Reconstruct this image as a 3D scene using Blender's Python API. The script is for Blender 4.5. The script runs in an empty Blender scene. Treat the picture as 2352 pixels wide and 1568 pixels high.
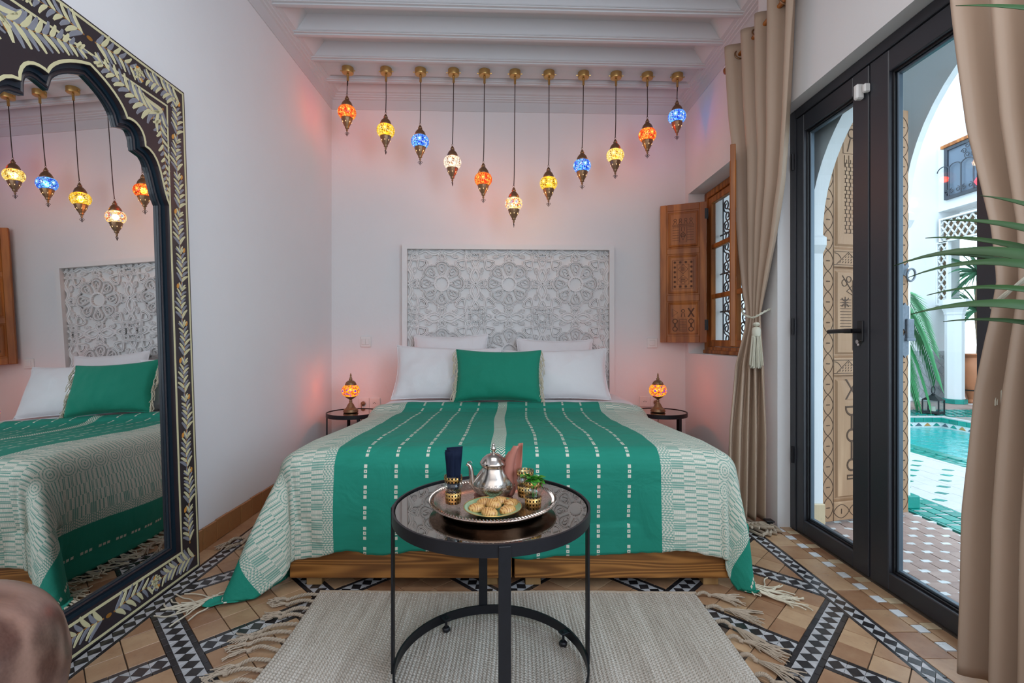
import bpy, math, random
from math import sin, cos, pi, sqrt, atan2, hypot, radians
from mathutils import Vector, Matrix, noise
from mathutils.geometry import tessellate_polygon
random.seed(7)
R = random.Random(11)
SC = bpy.context.scene
COL = SC.collection

# ---------------------------------------------------------------- camera
FPX = 1095.0
cam_d = bpy.data.cameras.new('camera')
cam_d.sensor_width = 36.0
cam_d.lens = 36.0 * FPX / 2352.0
cam_d.shift_x = 10.0 / 2352.0
cam_d.shift_y = -7.0 / 2352.0
cam_d.clip_start = 0.02
cam = bpy.data.objects.new('camera', cam_d)
COL.objects.link(cam)
cam.location = (0, 0, 1.0)
cam.rotation_euler = (pi / 2, 0, 0)
SC.camera = cam

# ---------------------------------------------------------------- light and exposure
world = bpy.data.worlds.new('sky')
SC.world = world
world.use_nodes = True
bg = world.node_tree.nodes['Background']
bg.inputs[0].default_value = (0.80, 0.90, 1.0, 1)
bg.inputs[1].default_value = 4.4

def area(name, loc, rot, size, power, color, sy=None):
    l = bpy.data.lights.new(name, 'AREA')
    l.energy = power; l.color = color; l.size = size
    if sy:
        l.shape = 'RECTANGLE'; l.size_y = sy
    o = bpy.data.objects.new(name, l)
    COL.objects.link(o)
    o.location = loc; o.rotation_euler = rot
    return o
# fill lights added to brighten the room from behind, the right and overhead
area('rear_fill', (0.0, -0.5, 1.75), (radians(96), 0, radians(0)), 2.3, 19, (1.0, 0.95, 0.93), 2.0)  # added warm fill from behind the camera
area('left_wall_fill', (1.30, 0.05, 1.75), (radians(90), 0, radians(72)), 1.2, 42, (0.58, 0.78, 1.0), 1.8)  # added cool fill aimed at the left wall, no window modelled here
area('overhead_fill', (0.1, 1.0, 2.93), (0, 0, 0), 1.4, 12, (1.0, 0.97, 0.96), 1.0)  # added overhead fill without any lamp fitting
SC.view_settings.view_transform = 'Standard'
SC.view_settings.look = 'None'
SC.view_settings.gamma = 1.0
SC.view_settings.use_curve_mapping = False
SC.view_settings.exposure = 0.12
cy = SC.cycles
cy.max_bounces = 7
cy.diffuse_bounces = 4
cy.glossy_bounces = 4
cy.transmission_bounces = 6
cy.transparent_max_bounces = 40
cy.caustics_reflective = False
cy.caustics_refractive = False
cy.sample_clamp_indirect = 6.0
cy.use_denoising = True
cy.adaptive_threshold = 0.02

# ---------------------------------------------------------------- node helper
class S:
    def __init__(s, t, k): s.t, s.k = t, k
    def _m(s, op, *a):
        n = s.t.nodes.new('ShaderNodeMath'); n.operation = op
        for i, v in enumerate((s,) + a):
            if isinstance(v, S): s.t.links.new(v.k, n.inputs[i])
            else: n.inputs[i].default_value = v
        return S(s.t, n.outputs[0])
    def __add__(s, o): return s._m('ADD', o)
    __radd__ = __add__
    def __mul__(s, o): return s._m('MULTIPLY', o)
    __rmul__ = __mul__
    def __sub__(s, o): return s._m('SUBTRACT', o)
    def __rsub__(s, o): return (s * -1.0) + o
    def __truediv__(s, o): return s._m('DIVIDE', o)
    def fl(s): return s._m('FLOOR')
    def fr(s): return s._m('FRACT')
    def ab(s): return s._m('ABSOLUTE')
    def sin(s): return s._m('SINE')
    def lt(s, o): return s._m('LESS_THAN', o)
    def gt(s, o): return s._m('GREATER_THAN', o)
    def mn(s, o): return s._m('MINIMUM', o)
    def mx(s, o): return s._m('MAXIMUM', o)
    def pw(s, o): return s._m('POWER', o)
    def at2(s, o): return s._m('ARCTAN2', o)

def new_mat(name):
    m = bpy.data.materials.new(name); m.use_nodes = True
    return m, m.node_tree, m.node_tree.nodes['Principled BSDF']
def c4(c): return (c[0], c[1], c[2], 1.0)
def coords(t, kind='Object'):
    return t.nodes.new('ShaderNodeTexCoord').outputs[kind]
def xyz(t, vec):
    n = t.nodes.new('ShaderNodeSeparateXYZ'); t.links.new(vec, n.inputs[0])
    return [S(t, n.outputs[i]) for i in range(3)]
def vec(t, x, y, z):
    n = t.nodes.new('ShaderNodeCombineXYZ')
    for i, v in enumerate((x, y, z)):
        if isinstance(v, S): t.links.new(v.k, n.inputs[i])
        else: n.inputs[i].default_value = v
    return n.outputs[0]
def nz(t, scale, detail=3, v=None, rough=.55, dist=0.0):
    n = t.nodes.new('ShaderNodeTexNoise')
    n.inputs['Scale'].default_value = scale; n.inputs['Detail'].default_value = detail
    n.inputs['Roughness'].default_value = rough; n.inputs['Distortion'].default_value = dist
    if v is not None: t.links.new(v, n.inputs['Vector'])
    return S(t, n.outputs[0])
def mixc(t, f, a, b):
    n = t.nodes.new('ShaderNodeMix'); n.data_type = 'RGBA'
    if isinstance(f, S): t.links.new(f.k, n.inputs[0])
    else: n.inputs[0].default_value = f
    for i, v in ((6, a), (7, b)):
        if isinstance(v, tuple): n.inputs[i].default_value = c4(v)
        else: t.links.new(v, n.inputs[i])
    return n.outputs[2]
def ramp(t, f, stops):
    n = t.nodes.new('ShaderNodeValToRGB')
    e = n.color_ramp.elements
    while len(e) < len(stops): e.new(0.5)
    for i, (p, c) in enumerate(stops):
        e[i].position = p; e[i].color = c4(c)
    t.links.new(f.k, n.inputs[0])
    return n.outputs[0]
def bump(t, b, h, strength=.4, dist=.002):
    n = t.nodes.new('ShaderNodeBump')
    n.inputs['Strength'].default_value = strength; n.inputs['Distance'].default_value = dist
    t.links.new(h.k, n.inputs['Height']); t.links.new(n.outputs[0], b.inputs['Normal'])
def rnd(t):
    return S(t, t.nodes.new('ShaderNodeObjectInfo').outputs['Random'])

def mat(name, col, rough=.6, metal=0.0, var=0.0, vs=8.0, bs=0.0, bscale=60.0, bd=.002, per=0.0, spec=None, detail=3):
    """plain procedural material: colour with noise variation, optional bump, optional per-object variation"""
    m, t, b = new_mat(name)
    b.inputs['Roughness'].default_value = rough
    b.inputs['Metallic'].default_value = metal
    if spec is not None: b.inputs['Specular IOR Level'].default_value = spec
    b.inputs['Base Color'].default_value = c4(col)
    if var > 0 or per > 0:
        co = coords(t)
        f = nz(t, vs, detail, co)
        if per > 0:
            f = f * var * 2 + rnd(t) * per + (0.5 - var - per / 2)
        else:
            f = f * var * 2 + (0.5 - var)
        lo = tuple(max(0, c * .35) for c in col); hi = tuple(min(1, c * 1.65) for c in col)
        t.links.new(mixc(t, f, lo, hi), b.inputs['Base Color'])
    if bs > 0:
        bump(t, b, nz(t, bscale, 4, coords(t)), bs, bd)
    return m

# ---------------------------------------------------------------- mesh helpers
class MB:
    def __init__(s): s.v = []; s.f = []; s.uv = None
    def add(s, vs, fs):
        o = len(s.v); s.v += [tuple(v) for v in vs]; s.f += [tuple(i + o for i in f) for f in fs]; return s
    def join(s, m, M=None):
        vs = [tuple(M @ Vector(v)) for v in m.v] if M is not None else m.v
        return s.add(vs, m.f)
    def tf(s, M): s.v = [tuple(M @ Vector(v)) for v in s.v]; return s
    def box(s, x0, x1, y0, y1, z0, z1, c=0.0):
        if c <= 0:
            return s.add([(x, y, z) for z in (z0, z1) for y in (y0, y1) for x in (x0, x1)],
                         [(0, 2, 3, 1), (4, 5, 7, 6), (0, 1, 5, 4), (2, 6, 7, 3), (0, 4, 6, 2), (1, 3, 7, 5)])
        # chamfered box
        X = (x0, x1); Y = (y0, y1); Z = (z0, z1); vs = []
        idx = {}
        for i in (0, 1):
            for j in (0, 1):
                for k in (0, 1):
                    sx, sy, sz = (1 - 2 * i), (1 - 2 * j), (1 - 2 * k)
                    for a in range(3):
                        p = [X[i], Y[j], Z[k]]
                        d = (sx, sy, sz)
                        for b in range(3):
                            if b != a: p[b] += d[b] * c
                        idx[(i, j, k, a)] = len(vs); vs.append(tuple(p))
        fs = []
        for a in range(3):
            for q in (0, 1):
                o = [b for b in range(3) if b != a]
                l = []
                for (m_, n_) in ((0, 0), (1, 0), (1, 1), (0, 1)):
                    k = [0, 0, 0]; k[a] = q; k[o[0]] = m_; k[o[1]] = n_
                    l.append(idx[(k[0], k[1], k[2], a)])
                fs.append(tuple(l))
        for a in range(3):      # edges along axis a
            o = [b for b in range(3) if b != a]
            for m_ in (0, 1):
                for n_ in (0, 1):
                    k0 = [0, 0, 0]; k1 = [0, 0, 0]
                    k0[a] = 0; k1[a] = 1
                    for k in (k0, k1): k[o[0]] = m_; k[o[1]] = n_
                    fs.append((idx[(*k0, o[0])], idx[(*k1, o[0])], idx[(*k1, o[1])], idx[(*k0, o[1])]))
        for i in (0, 1):
            for j in (0, 1):
                for k in (0, 1):
                    fs.append(tuple(idx[(i, j, k, a)] for a in range(3)))
        return s.add(vs, fs)
    def prism(s, poly, z0, z1, inset=0.0):
        """poly [(x,y)] convex or simple, extruded z0..z1, top inset for a soft edge"""
        n = len(poly)
        cx = sum(p[0] for p in poly) / n; cy_ = sum(p[1] for p in poly) / n
        vs = [(x, y, z0) for x, y in poly]
        if inset:
            vs += [(x, y, z1 - inset) for x, y in poly]
            t = []
            for x, y in poly:
                l = hypot(x - cx, y - cy_) or 1
                t.append((x - (x - cx) / l * inset, y - (y - cy_) / l * inset, z1))
            vs += t
            fs = [tuple(range(2 * n, 3 * n))]
            for i in range(n):
                j = (i + 1) % n
                fs += [(i, j, n + j, n + i), (n + i, n + j, 2 * n + j, 2 * n + i)]
        else:
            vs += [(x, y, z1) for x, y in poly]
            fs = [tuple(range(n, 2 * n)), tuple(reversed(range(n)))]
            for i in range(n):
                j = (i + 1) % n
                fs.append((i, j, n + j, n + i))
        return s.add(vs, fs)
    def lathe(s, prof, n=24, cx=0, cy=0, flute=0, fa=0.0):
        """prof [(r,z)] bottom to top"""
        o = len(s.v); m = len(prof)
        for (r, z) in prof:
            for i in range(n):
                a = 2 * pi * i / n
                rr = r * (1 + (fa * cos(flute * a) if flute else 0))
                s.v.append((cx + rr * cos(a), cy + rr * sin(a), z))
        for j in range(m - 1):
            for i in range(n):
                k = (i + 1) % n
                s.f.append((o + j * n + i, o + j * n + k, o + (j + 1) * n + k, o + (j + 1) * n + i))
        if tuple(prof[0]) == tuple(prof[-1]): return s
        if prof[0][0] > 1e-6: s.f.append(tuple(o + i for i in reversed(range(n))))
        if prof[-1][0] > 1e-6: s.f.append(tuple(o + (m - 1) * n + i for i in range(n)))
        return s
    def tube(s, pts, rad, n=8, closed=False, cap=True):
        pts = [Vector(p) for p in pts]; m = len(pts)
        if m < 2: return s
        rs = rad if isinstance(rad, (list, tuple)) else [rad] * m
        o = len(s.v)
        up = None
        for i, p in enumerate(pts):
            if closed: tn = pts[(i + 1) % m] - pts[i - 1]
            else: tn = pts[min(i + 1, m - 1)] - pts[max(i - 1, 0)]
            if tn.length < 1e-9: tn = Vector((0, 0, 1))
            tn.normalize()
            if up is None:
                up = Vector((0, 0, 1)) if abs(tn.z) < .9 else Vector((1, 0, 0))
            a = up - tn * up.dot(tn)
            if a.length < 1e-6: a = tn.orthogonal()
            a.normalize(); up = a
            b = tn.cross(a)
            for k in range(n):
                w = 2 * pi * k / n
                s.v.append(tuple(p + (a * cos(w) + b * sin(w)) * rs[i]))
        for i in range(m if closed else m - 1):
            j = (i + 1) % m
            for k in range(n):
                l = (k + 1) % n
                s.f.append((o + i * n + k, o + i * n + l, o + j * n + l, o + j * n + k))
        if cap and not closed:
            s.f.append(tuple(o + k for k in reversed(range(n))))
            s.f.append(tuple(o + (m - 1) * n + k for k in range(n)))
        return s
    def ribbon(s, pts, w, z0, z1, closed=False, ch=.3):
        """raised flat ribbon in the xy plane with bevelled top"""
        m = len(pts); o = len(s.v)
        ws = w if isinstance(w, (list, tuple)) else [w] * m
        for i in range(m):
            if closed: dx, dy = pts[(i + 1) % m][0] - pts[i - 1][0], pts[(i + 1) % m][1] - pts[i - 1][1]
            else: dx, dy = pts[min(i + 1, m - 1)][0] - pts[max(i - 1, 0)][0], pts[min(i + 1, m - 1)][1] - pts[max(i - 1, 0)][1]
            l = hypot(dx, dy) or 1; nx, ny = -dy / l, dx / l
            h = ws[i] / 2; x, y = pts[i][0], pts[i][1]
            for (q, z) in ((-h, z0), (-h * (1 - ch), z1), (h * (1 - ch), z1), (h, z0)):
                s.v.append((x + nx * q, y + ny * q, z))
        for i in range(m if closed else m - 1):
            j = (i + 1) % m
            for k in range(3):
                s.f.append((o + i * 4 + k, o + i * 4 + k + 1, o + j * 4 + k + 1, o + j * 4 + k))
        return s
    def gribbon(s, pts, w, z0, z1, closed=False, g=.007):
        """raised band with a groove along its middle"""
        m = len(pts); o = len(s.v)
        ws = w if isinstance(w, (list, tuple)) else [w] * m
        K = 7
        for i in range(m):
            if closed: dx, dy = pts[(i + 1) % m][0] - pts[i - 1][0], pts[(i + 1) % m][1] - pts[i - 1][1]
            else: dx, dy = pts[min(i + 1, m - 1)][0] - pts[max(i - 1, 0)][0], pts[min(i + 1, m - 1)][1] - pts[max(i - 1, 0)][1]
            l = hypot(dx, dy) or 1; nx, ny = -dy / l, dx / l
            h = ws[i] / 2; x, y = pts[i][0], pts[i][1]
            for (q, z) in ((-1, z0), (-.9, z1), (-.28, z1), (0, z1 - g), (.28, z1), (.9, z1), (1, z0)):
                s.v.append((x + nx * q * h, y + ny * q * h, z))
        for i in range(m if closed else m - 1):
            j = (i + 1) % m
            for k in range(K - 1):
                s.f.append((o + i * K + k, o + i * K + k + 1, o + j * K + k + 1, o + j * K + k))
        return s
    def plate(s, outer, holes, z0, z1):
        """polygon with holes in xy extruded in z"""
        loops = [outer] + holes
        flat = [p for l in loops for p in l]
        tri = tessellate_polygon([[Vector((x, y, 0)) for x, y in l] for l in loops])
        n = len(flat)
        vs = [(x, y, z0) for x, y in flat] + [(x, y, z1) for x, y in flat]
        fs = [tuple(t) for t in tri] + [tuple(i + n for i in reversed(t)) for t in tri]
        k = 0
        for l in loops:
            m = len(l)
            for i in range(m):
                j = (i + 1) % m
                fs.append((k + i, k + j, n + k + j, n + k + i))
            k += m
        return s.add(vs, fs)
    def grid(s, nu, nv, fn, closed_u=False):
        o = len(s.v)
        for j in range(nv):
            for i in range(nu): s.v.append(tuple(fn(i, j)))
        for j in range(nv - 1):
            for i in range(nu if closed_u else nu - 1):
                k = (i + 1) % nu
                s.f.append((o + j * nu + i, o + j * nu + k, o + (j + 1) * nu + k, o + (j + 1) * nu + i))
        return s

def wloc(p):
    l = Vector((0, 0, 0))
    while p is not None:
        l += p.location; p = p.parent
    return l
def mk(name, mb, m, parent=None, smooth=None, kind=None, label=None, local=False, auto=35, me=None):
    """one mesh object. Vertices are in world coordinates unless local=True"""
    if me is None:
        me = bpy.data.meshes.new(name)
        vs = mb.v
        if parent is not None and not local:
            L = wloc(parent); vs = [(x - L.x, y - L.y, z - L.z) for x, y, z in vs]
        me.from_pydata(vs, [], mb.f)
        import bmesh
        b = bmesh.new(); b.from_mesh(me)
        if not getattr(mb, 'raw', False):
            bmesh.ops.recalc_face_normals(b, faces=b.faces)
        b.to_mesh(me); b.free()
        if mb.uv is not None:
            ul = me.uv_layers.new(name='UVMap')
            for lp in me.loops: ul.data[lp.index].uv = mb.uv[lp.vertex_index]
        me.materials.append(m)
        if smooth or (smooth is None and auto):
            me.polygons.foreach_set('use_smooth', [True] * len(me.polygons))
            if smooth is None:
                try: me.set_sharp_from_angle(angle=radians(auto))
                except Exception: pass
        me.update()
    o = bpy.data.objects.new(name, me); COL.objects.link(o)
    if parent is not None: o.parent = parent
    if kind: o['kind'] = kind
    if label: o['label'] = label
    return o
def thing(name, label, cat, loc=(0, 0, 0), group=None, kind=None):
    o = bpy.data.objects.new(name, None); COL.objects.link(o)
    o.location = loc; o.empty_display_size = .05
    if label: o['label'] = label
    if cat: o['category'] = cat
    if group: o['group'] = group
    if kind: o['kind'] = kind
    return o
def copy_tree(o, parent=None):
    c = o.copy(); COL.objects.link(c)
    if parent is not None: c.parent = parent
    for ch in list(o.children): copy_tree(ch, c)
    return c
def tag(o, label, cat, group=None):
    o['label'] = label; o['category'] = cat
    if group: o['group'] = group
    return o
def light_in(parent, loc, power, color, rad=.03):
    l = bpy.data.lights.new('bulb', 'POINT'); l.energy = power; l.color = color; l.shadow_soft_size = rad
    o = bpy.data.objects.new('bulb', l); COL.objects.link(o); o.parent = parent; o.location = loc
    return o
def bez(p0, p1, p2, p3, n=10):
    out = []
    for i in range(n + 1):
        t = i / n; a, b, c, d = (1 - t) ** 3, 3 * t * (1 - t) ** 2, 3 * t * t * (1 - t), t ** 3
        out.append(tuple(a * p0[k] + b * p1[k] + c * p2[k] + d * p3[k] for k in range(len(p0))))
    return out
def smoothpath(pts, n=6):
    """catmull-rom"""
    out = []; m = len(pts)
    for i in range(m - 1):
        p0 = pts[max(i - 1, 0)]; p1 = pts[i]; p2 = pts[i + 1]; p3 = pts[min(i + 2, m - 1)]
        for k in range(n):
            t = k / n
            out.append(tuple(.5 * (2 * b + (c - a) * t + (2 * a - 5 * b + 4 * c - d) * t * t + (-a + 3 * b - 3 * c + d) * t ** 3)
                             for a, b, c, d in zip(p0, p1, p2, p3)))
    out.append(tuple(pts[-1])); return out
def lerp(a, b, t): return a + (b - a) * t
def interp(tab, x):
    if x <= tab[0][0]: return tab[0][1]
    for (a, b), (c, d) in zip(tab, tab[1:]):
        if x <= c: return b + (d - b) * (x - a) / (c - a)
    return tab[-1][1]
def sstep(a, b, x):
    t = max(0, min(1, (x - a) / (b - a))); return t * t * (3 - 2 * t)
def clip(poly, a, b, c):
    """keep a*x+b*y<=c"""
    out = []; n = len(poly)
    for i in range(n):
        p, q = poly[i], poly[(i + 1) % n]
        dp = a * p[0] + b * p[1] - c; dq = a * q[0] + b * q[1] - c
        if dp <= 0: out.append(p)
        if (dp < 0 < dq) or (dq < 0 < dp):
            t = dp / (dp - dq); out.append((p[0] + (q[0] - p[0]) * t, p[1] + (q[1] - p[1]) * t))
    return out
def parea(p):
    return abs(sum(p[i][0] * p[(i + 1) % len(p)][1] - p[(i + 1) % len(p)][0] * p[i][1] for i in range(len(p)))) / 2
# ---------------------------------------------------------------- materials
M = {}
def wallmat(name, col):
    m, t, b = new_mat(name)
    co = coords(t)
    f = nz(t, 1.1, 3, co) * .5 + nz(t, 7.0, 4, co) * .25 + .12
    t.links.new(mixc(t, f, tuple(c * .93 for c in col), tuple(min(1, c * 1.03) for c in col)), b.inputs['Base Color'])
    b.inputs['Roughness'].default_value = .75
    bump(t, b, nz(t, 2.2, 5, co, .6), .35, .02)
    return m
M['wall'] = wallmat('plaster', (.80, .79, .79))
M['ceil'] = mat('painted_ceiling', (.70, .69, .72), .6, var=.03, vs=2)
M['outwall'] = wallmat('lime_plaster', (.74, .77, .79))
M['white'] = mat('white_paint', (.78, .77, .76), .5, bs=.1, bscale=30)
M['plastic'] = mat('white_plastic', (.80, .79, .77), .35)
def tile_mat(name, col, col2, rough=.45, per=.8):
    m, t, b = new_mat(name)
    co = coords(t)
    r = rnd(t)
    sh = vec(t, r * 31.0, r * 17.0, 0.0)
    a = t.nodes.new('ShaderNodeVectorMath'); a.operation = 'ADD'
    t.links.new(co, a.inputs[0]); t.links.new(sh, a.inputs[1])
    f = nz(t, 9, 4, a.outputs[0], .65) * 1.1 + r * per * .6 - (.25 + per * .2)
    c1 = mixc(t, f, col, col2)
    g = nz(t, 45, 3, a.outputs[0]).lt(.36)
    t.links.new(mixc(t, g * .18, c1, (.12, .08, .05)), b.inputs['Base Color'])
    b.inputs['Roughness'].default_value = rough
    bump(t, b, nz(t, 30, 4, co), .25, .003)
    return m
M['terra'] = tile_mat('terracotta_glaze', (.27, .125, .062), (.56, .37, .215), .35, 1.15)
M['terra2'] = tile_mat('terracotta_skirting', (.30, .13, .045), (.40, .19, .07), .4, .5)
M['blackt'] = tile_mat('black_glaze', (.012, .012, .014), (.045, .038, .04), .25)
M['whitet'] = tile_mat('white_glaze', (.40, .40, .41), (.58, .57, .58), .3)
M['paleblue'] = tile_mat('pale_glaze', (.62, .64, .66), (.78, .80, .82), .25)
M['creamt'] = tile_mat('cream_glaze', (.55, .42, .26), (.62, .5, .33), .35)
M['hex'] = tile_mat('brown_clay', (.30, .20, .175), (.44, .32, .28), .55)
M['greent'] = tile_mat('green_glaze', (.0, .18, .15), (.02, .36, .30), .2)
M['pavew'] = tile_mat('bleached_clay', (.44, .44, .44), (.58, .58, .58), .5, .4)
M['grout'] = mat('grout', (.10, .07, .05), .9, var=.15, vs=20)
M['groutw'] = mat('white_grout', (.26, .24, .22), .9, var=.1, vs=20)
M['zellige'] = tile_mat('grey_zellige', (.30, .33, .36), (.48, .50, .52), .3)
M['zellige_shade'] = tile_mat('shaded_zellige', (.16, .19, .20), (.26, .29, .30), .3)  # darker zellige: the shade of the far passage is put into its colour
M['clayrim'] = tile_mat('ochre_glaze', (.45, .2, .05), (.5, .25, .08), .3)

def wood(name, dark, light, axis=0, scale=1.0, rough=.4, knots=0.0, ring=14.0, dens=1.0):
    m, t, b = new_mat(name)
    co = coords(t); x, y, z = xyz(t, co)
    sc = [1.0, 1.0, 1.0]; st = [5.0, 5.0, 5.0]; st[axis] = .55
    v = vec(t, x * (st[0] * scale), y * (st[1] * scale), z * (st[2] * scale))
    warp = nz(t, 1.3, 2, v, .5)
    rg = ((warp * ring) + nz(t, 9, 2, v) * .8).sin() * .5 + .5
    st2 = [160.0, 160.0, 160.0]; st2[axis] = 4.0
    fine = nz(t, 1.0, 3, vec(t, x * st2[0], y * st2[1], z * st2[2]))
    f = rg.pw(1.6) * (.75 * dens) + fine * .35 + nz(t, 2, 2, co) * .2 - .12
    t.links.new(ramp(t, f, [(0, dark), (.55, tuple(lerp(a, c, .55) for a, c in zip(dark, light))), (1, light)]), b.inputs['Base Color'])
    b.inputs['Roughness'].default_value = rough
    bump(t, b, f, .15, .002)
    return m
M['wood'] = wood('stained_pine', (.13, .045, .009), (.46, .20, .05), 0, .9, .38, ring=150, dens=.9)
M['leg'] = wood('pine_block', (.28, .15, .05), (.42, .25, .10), 2, 2.0, .5)
M['shutter'] = wood('varnished_cedar', (.22, .058, .007), (.52, .18, .034), 2, 2.2, .45, ring=12)
M['carve'] = mat('cedar_cut', (.11, .035, .008), .6)
M['carve2'] = mat('door_cut', (.07, .035, .018), .8)
M['door'] = wood('sunbleached_cedar', (.30, .165, .085), (.50, .31, .18), 2, 2.0, .6, ring=9)
M['doordark'] = wood('door_edge_wood', (.26, .15, .09), (.40, .25, .15), 2, 2.0, .6)
M['rodwood'] = wood('rod_varnish', (.16, .035, .006), (.45, .15, .02), 1, 3.0, .25)
M['stool'] = wood('rosewood', (.06, .022, .016), (.32, .185, .14), 0, .8, .3, ring=30)
M['alu'] = mat('anthracite_metal', (.030, .032, .040), .38, .0, bs=.05, bscale=400, bd=.0005)
M['rubber'] = mat('black_gasket', (.008, .008, .01), .4)
M['alu2'] = mat('grey_bead', (.10, .14, .18), .3, .3)
M['iron'] = mat('black_iron', (.009, .010, .014), .45, .2, var=.25, vs=60, bs=.2, bscale=160, bd=.0008)
M['ironblue'] = mat('grille_iron', (.05, .065, .085), .5, .2)
M['hardware'] = mat('forged_plate', (.16, .19, .23), .5, .5, var=.25, vs=80, bs=.5, bscale=120)
M['brass'] = mat('satin_brass', (.56, .36, .13), .32, .9, bs=.03)
M['bronze'] = mat('antique_bronze', (.30, .175, .095), .42, .8, var=.3, vs=90, bs=.5, bscale=170, bd=.001)
M['cord'] = mat('dark_cord', (.05, .028, .022), .7)
M['silver'] = None
M['cream_paint'] = mat('cream_paint', (.62, .56, .33), .45, var=.08, vs=30)
M['grey_paint'] = mat('grey_paint', (.22, .225, .26), .45, var=.2, vs=40)
M['orange_paint'] = mat('orange_paint', (.62, .27, .045), .45)
M['stem_paint'] = mat('brown_paint', (.40, .18, .04), .45)
M['lacquer'] = mat('black_lacquer', (.028, .020, .024), .35, var=.1, vs=6)
M['lacquer2'] = mat('blue_black_lacquer', (.010, .022, .034), .3, bs=.15, bscale=20)
M['curtain'] = mat('taupe_satin', (.44, .32, .235), .48, bs=.12, bscale=900, bd=.0004, spec=.4)
M['tassel'] = mat('cream_silk', (.66, .64, .52), .6, bs=.4, bscale=500, bd=.001)
M['fringe'] = mat('cream_wool', (.62, .55, .42), .9, bs=.5, bscale=400, bd=.001)
M['rugrope'] = mat('undyed_wool', (.43, .345, .26), .95, var=.15, vs=60, bs=.8, bscale=300, bd=.002)
M['navy'] = mat('navy_paper', (.003, .008, .026), .8, spec=.2)
M['pink'] = mat('terracotta_cloth', (.42, .16, .115), .65, bs=.3, bscale=40, bd=.002)
M['plate'] = mat('sage_glaze', (.26, .40, .22), .18, var=.06, vs=20)
M['gold'] = mat('gilt_rim', (.72, .45, .14), .3, .9)
M['mint'] = mat('mint_leaf', (.04, .22, .015), .45, var=.25, vs=50, bs=.5, bscale=120)
M['palm'] = mat('palm_blade', (.022, .062, .014), .45, var=.35, vs=12)
M['palm2'] = mat('palm_frond_green', (.05, .27, .10), .5, var=.25, vs=9)
M['palm3'] = mat('dusty_palm_green', (.05, .20, .10), .5, var=.25, vs=9)
M['palmedge'] = mat('palm_blade_edge', (.30, .32, .12), .5)
M['bark'] = mat('palm_trunk', (.22, .15, .09), .9, var=.25, vs=30, bs=.8, bscale=40, bd=.01)
M['pot'] = mat('terracotta_pot', (.48, .19, .09), .6, var=.15, vs=10)
M['dirt'] = mat('soil', (.06, .04, .03), .95, bs=.8, bscale=60, bd=.01)
M['hole'] = mat('shaded_glass_room', (.20, .23, .30), .9)  # colour stands for the shaded room behind the upper window

def cloth_mat(name, col, rough=.85, weave=900.0, s=.25, sheen=.0):
    m, t, b = new_mat(name)
    co = coords(t)
    f = nz(t, 3, 3, co) * .3 + .35
    t.links.new(mixc(t, f, tuple(c * .9 for c in col), tuple(min(1, c * 1.08) for c in col)), b.inputs['Base Color'])
    b.inputs['Roughness'].default_value = rough
    b.inputs['Sheen Weight'].default_value = sheen
    x, y, z = xyz(t, co)
    h = ((x * weave).sin() * (z * weave).sin()) * .4 + nz(t, 18, 4, co) * 3.0 + nz(t, 5, 3, co, .5, 1.2) * 12.0
    bump(t, b, h, s, .002)
    return m
M['linen'] = cloth_mat('white_linen', (.80, .79, .80))
M['emerald'] = cloth_mat('emerald_cotton', (.0, .235, .145), .8, 900, .25, .1)

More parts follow.
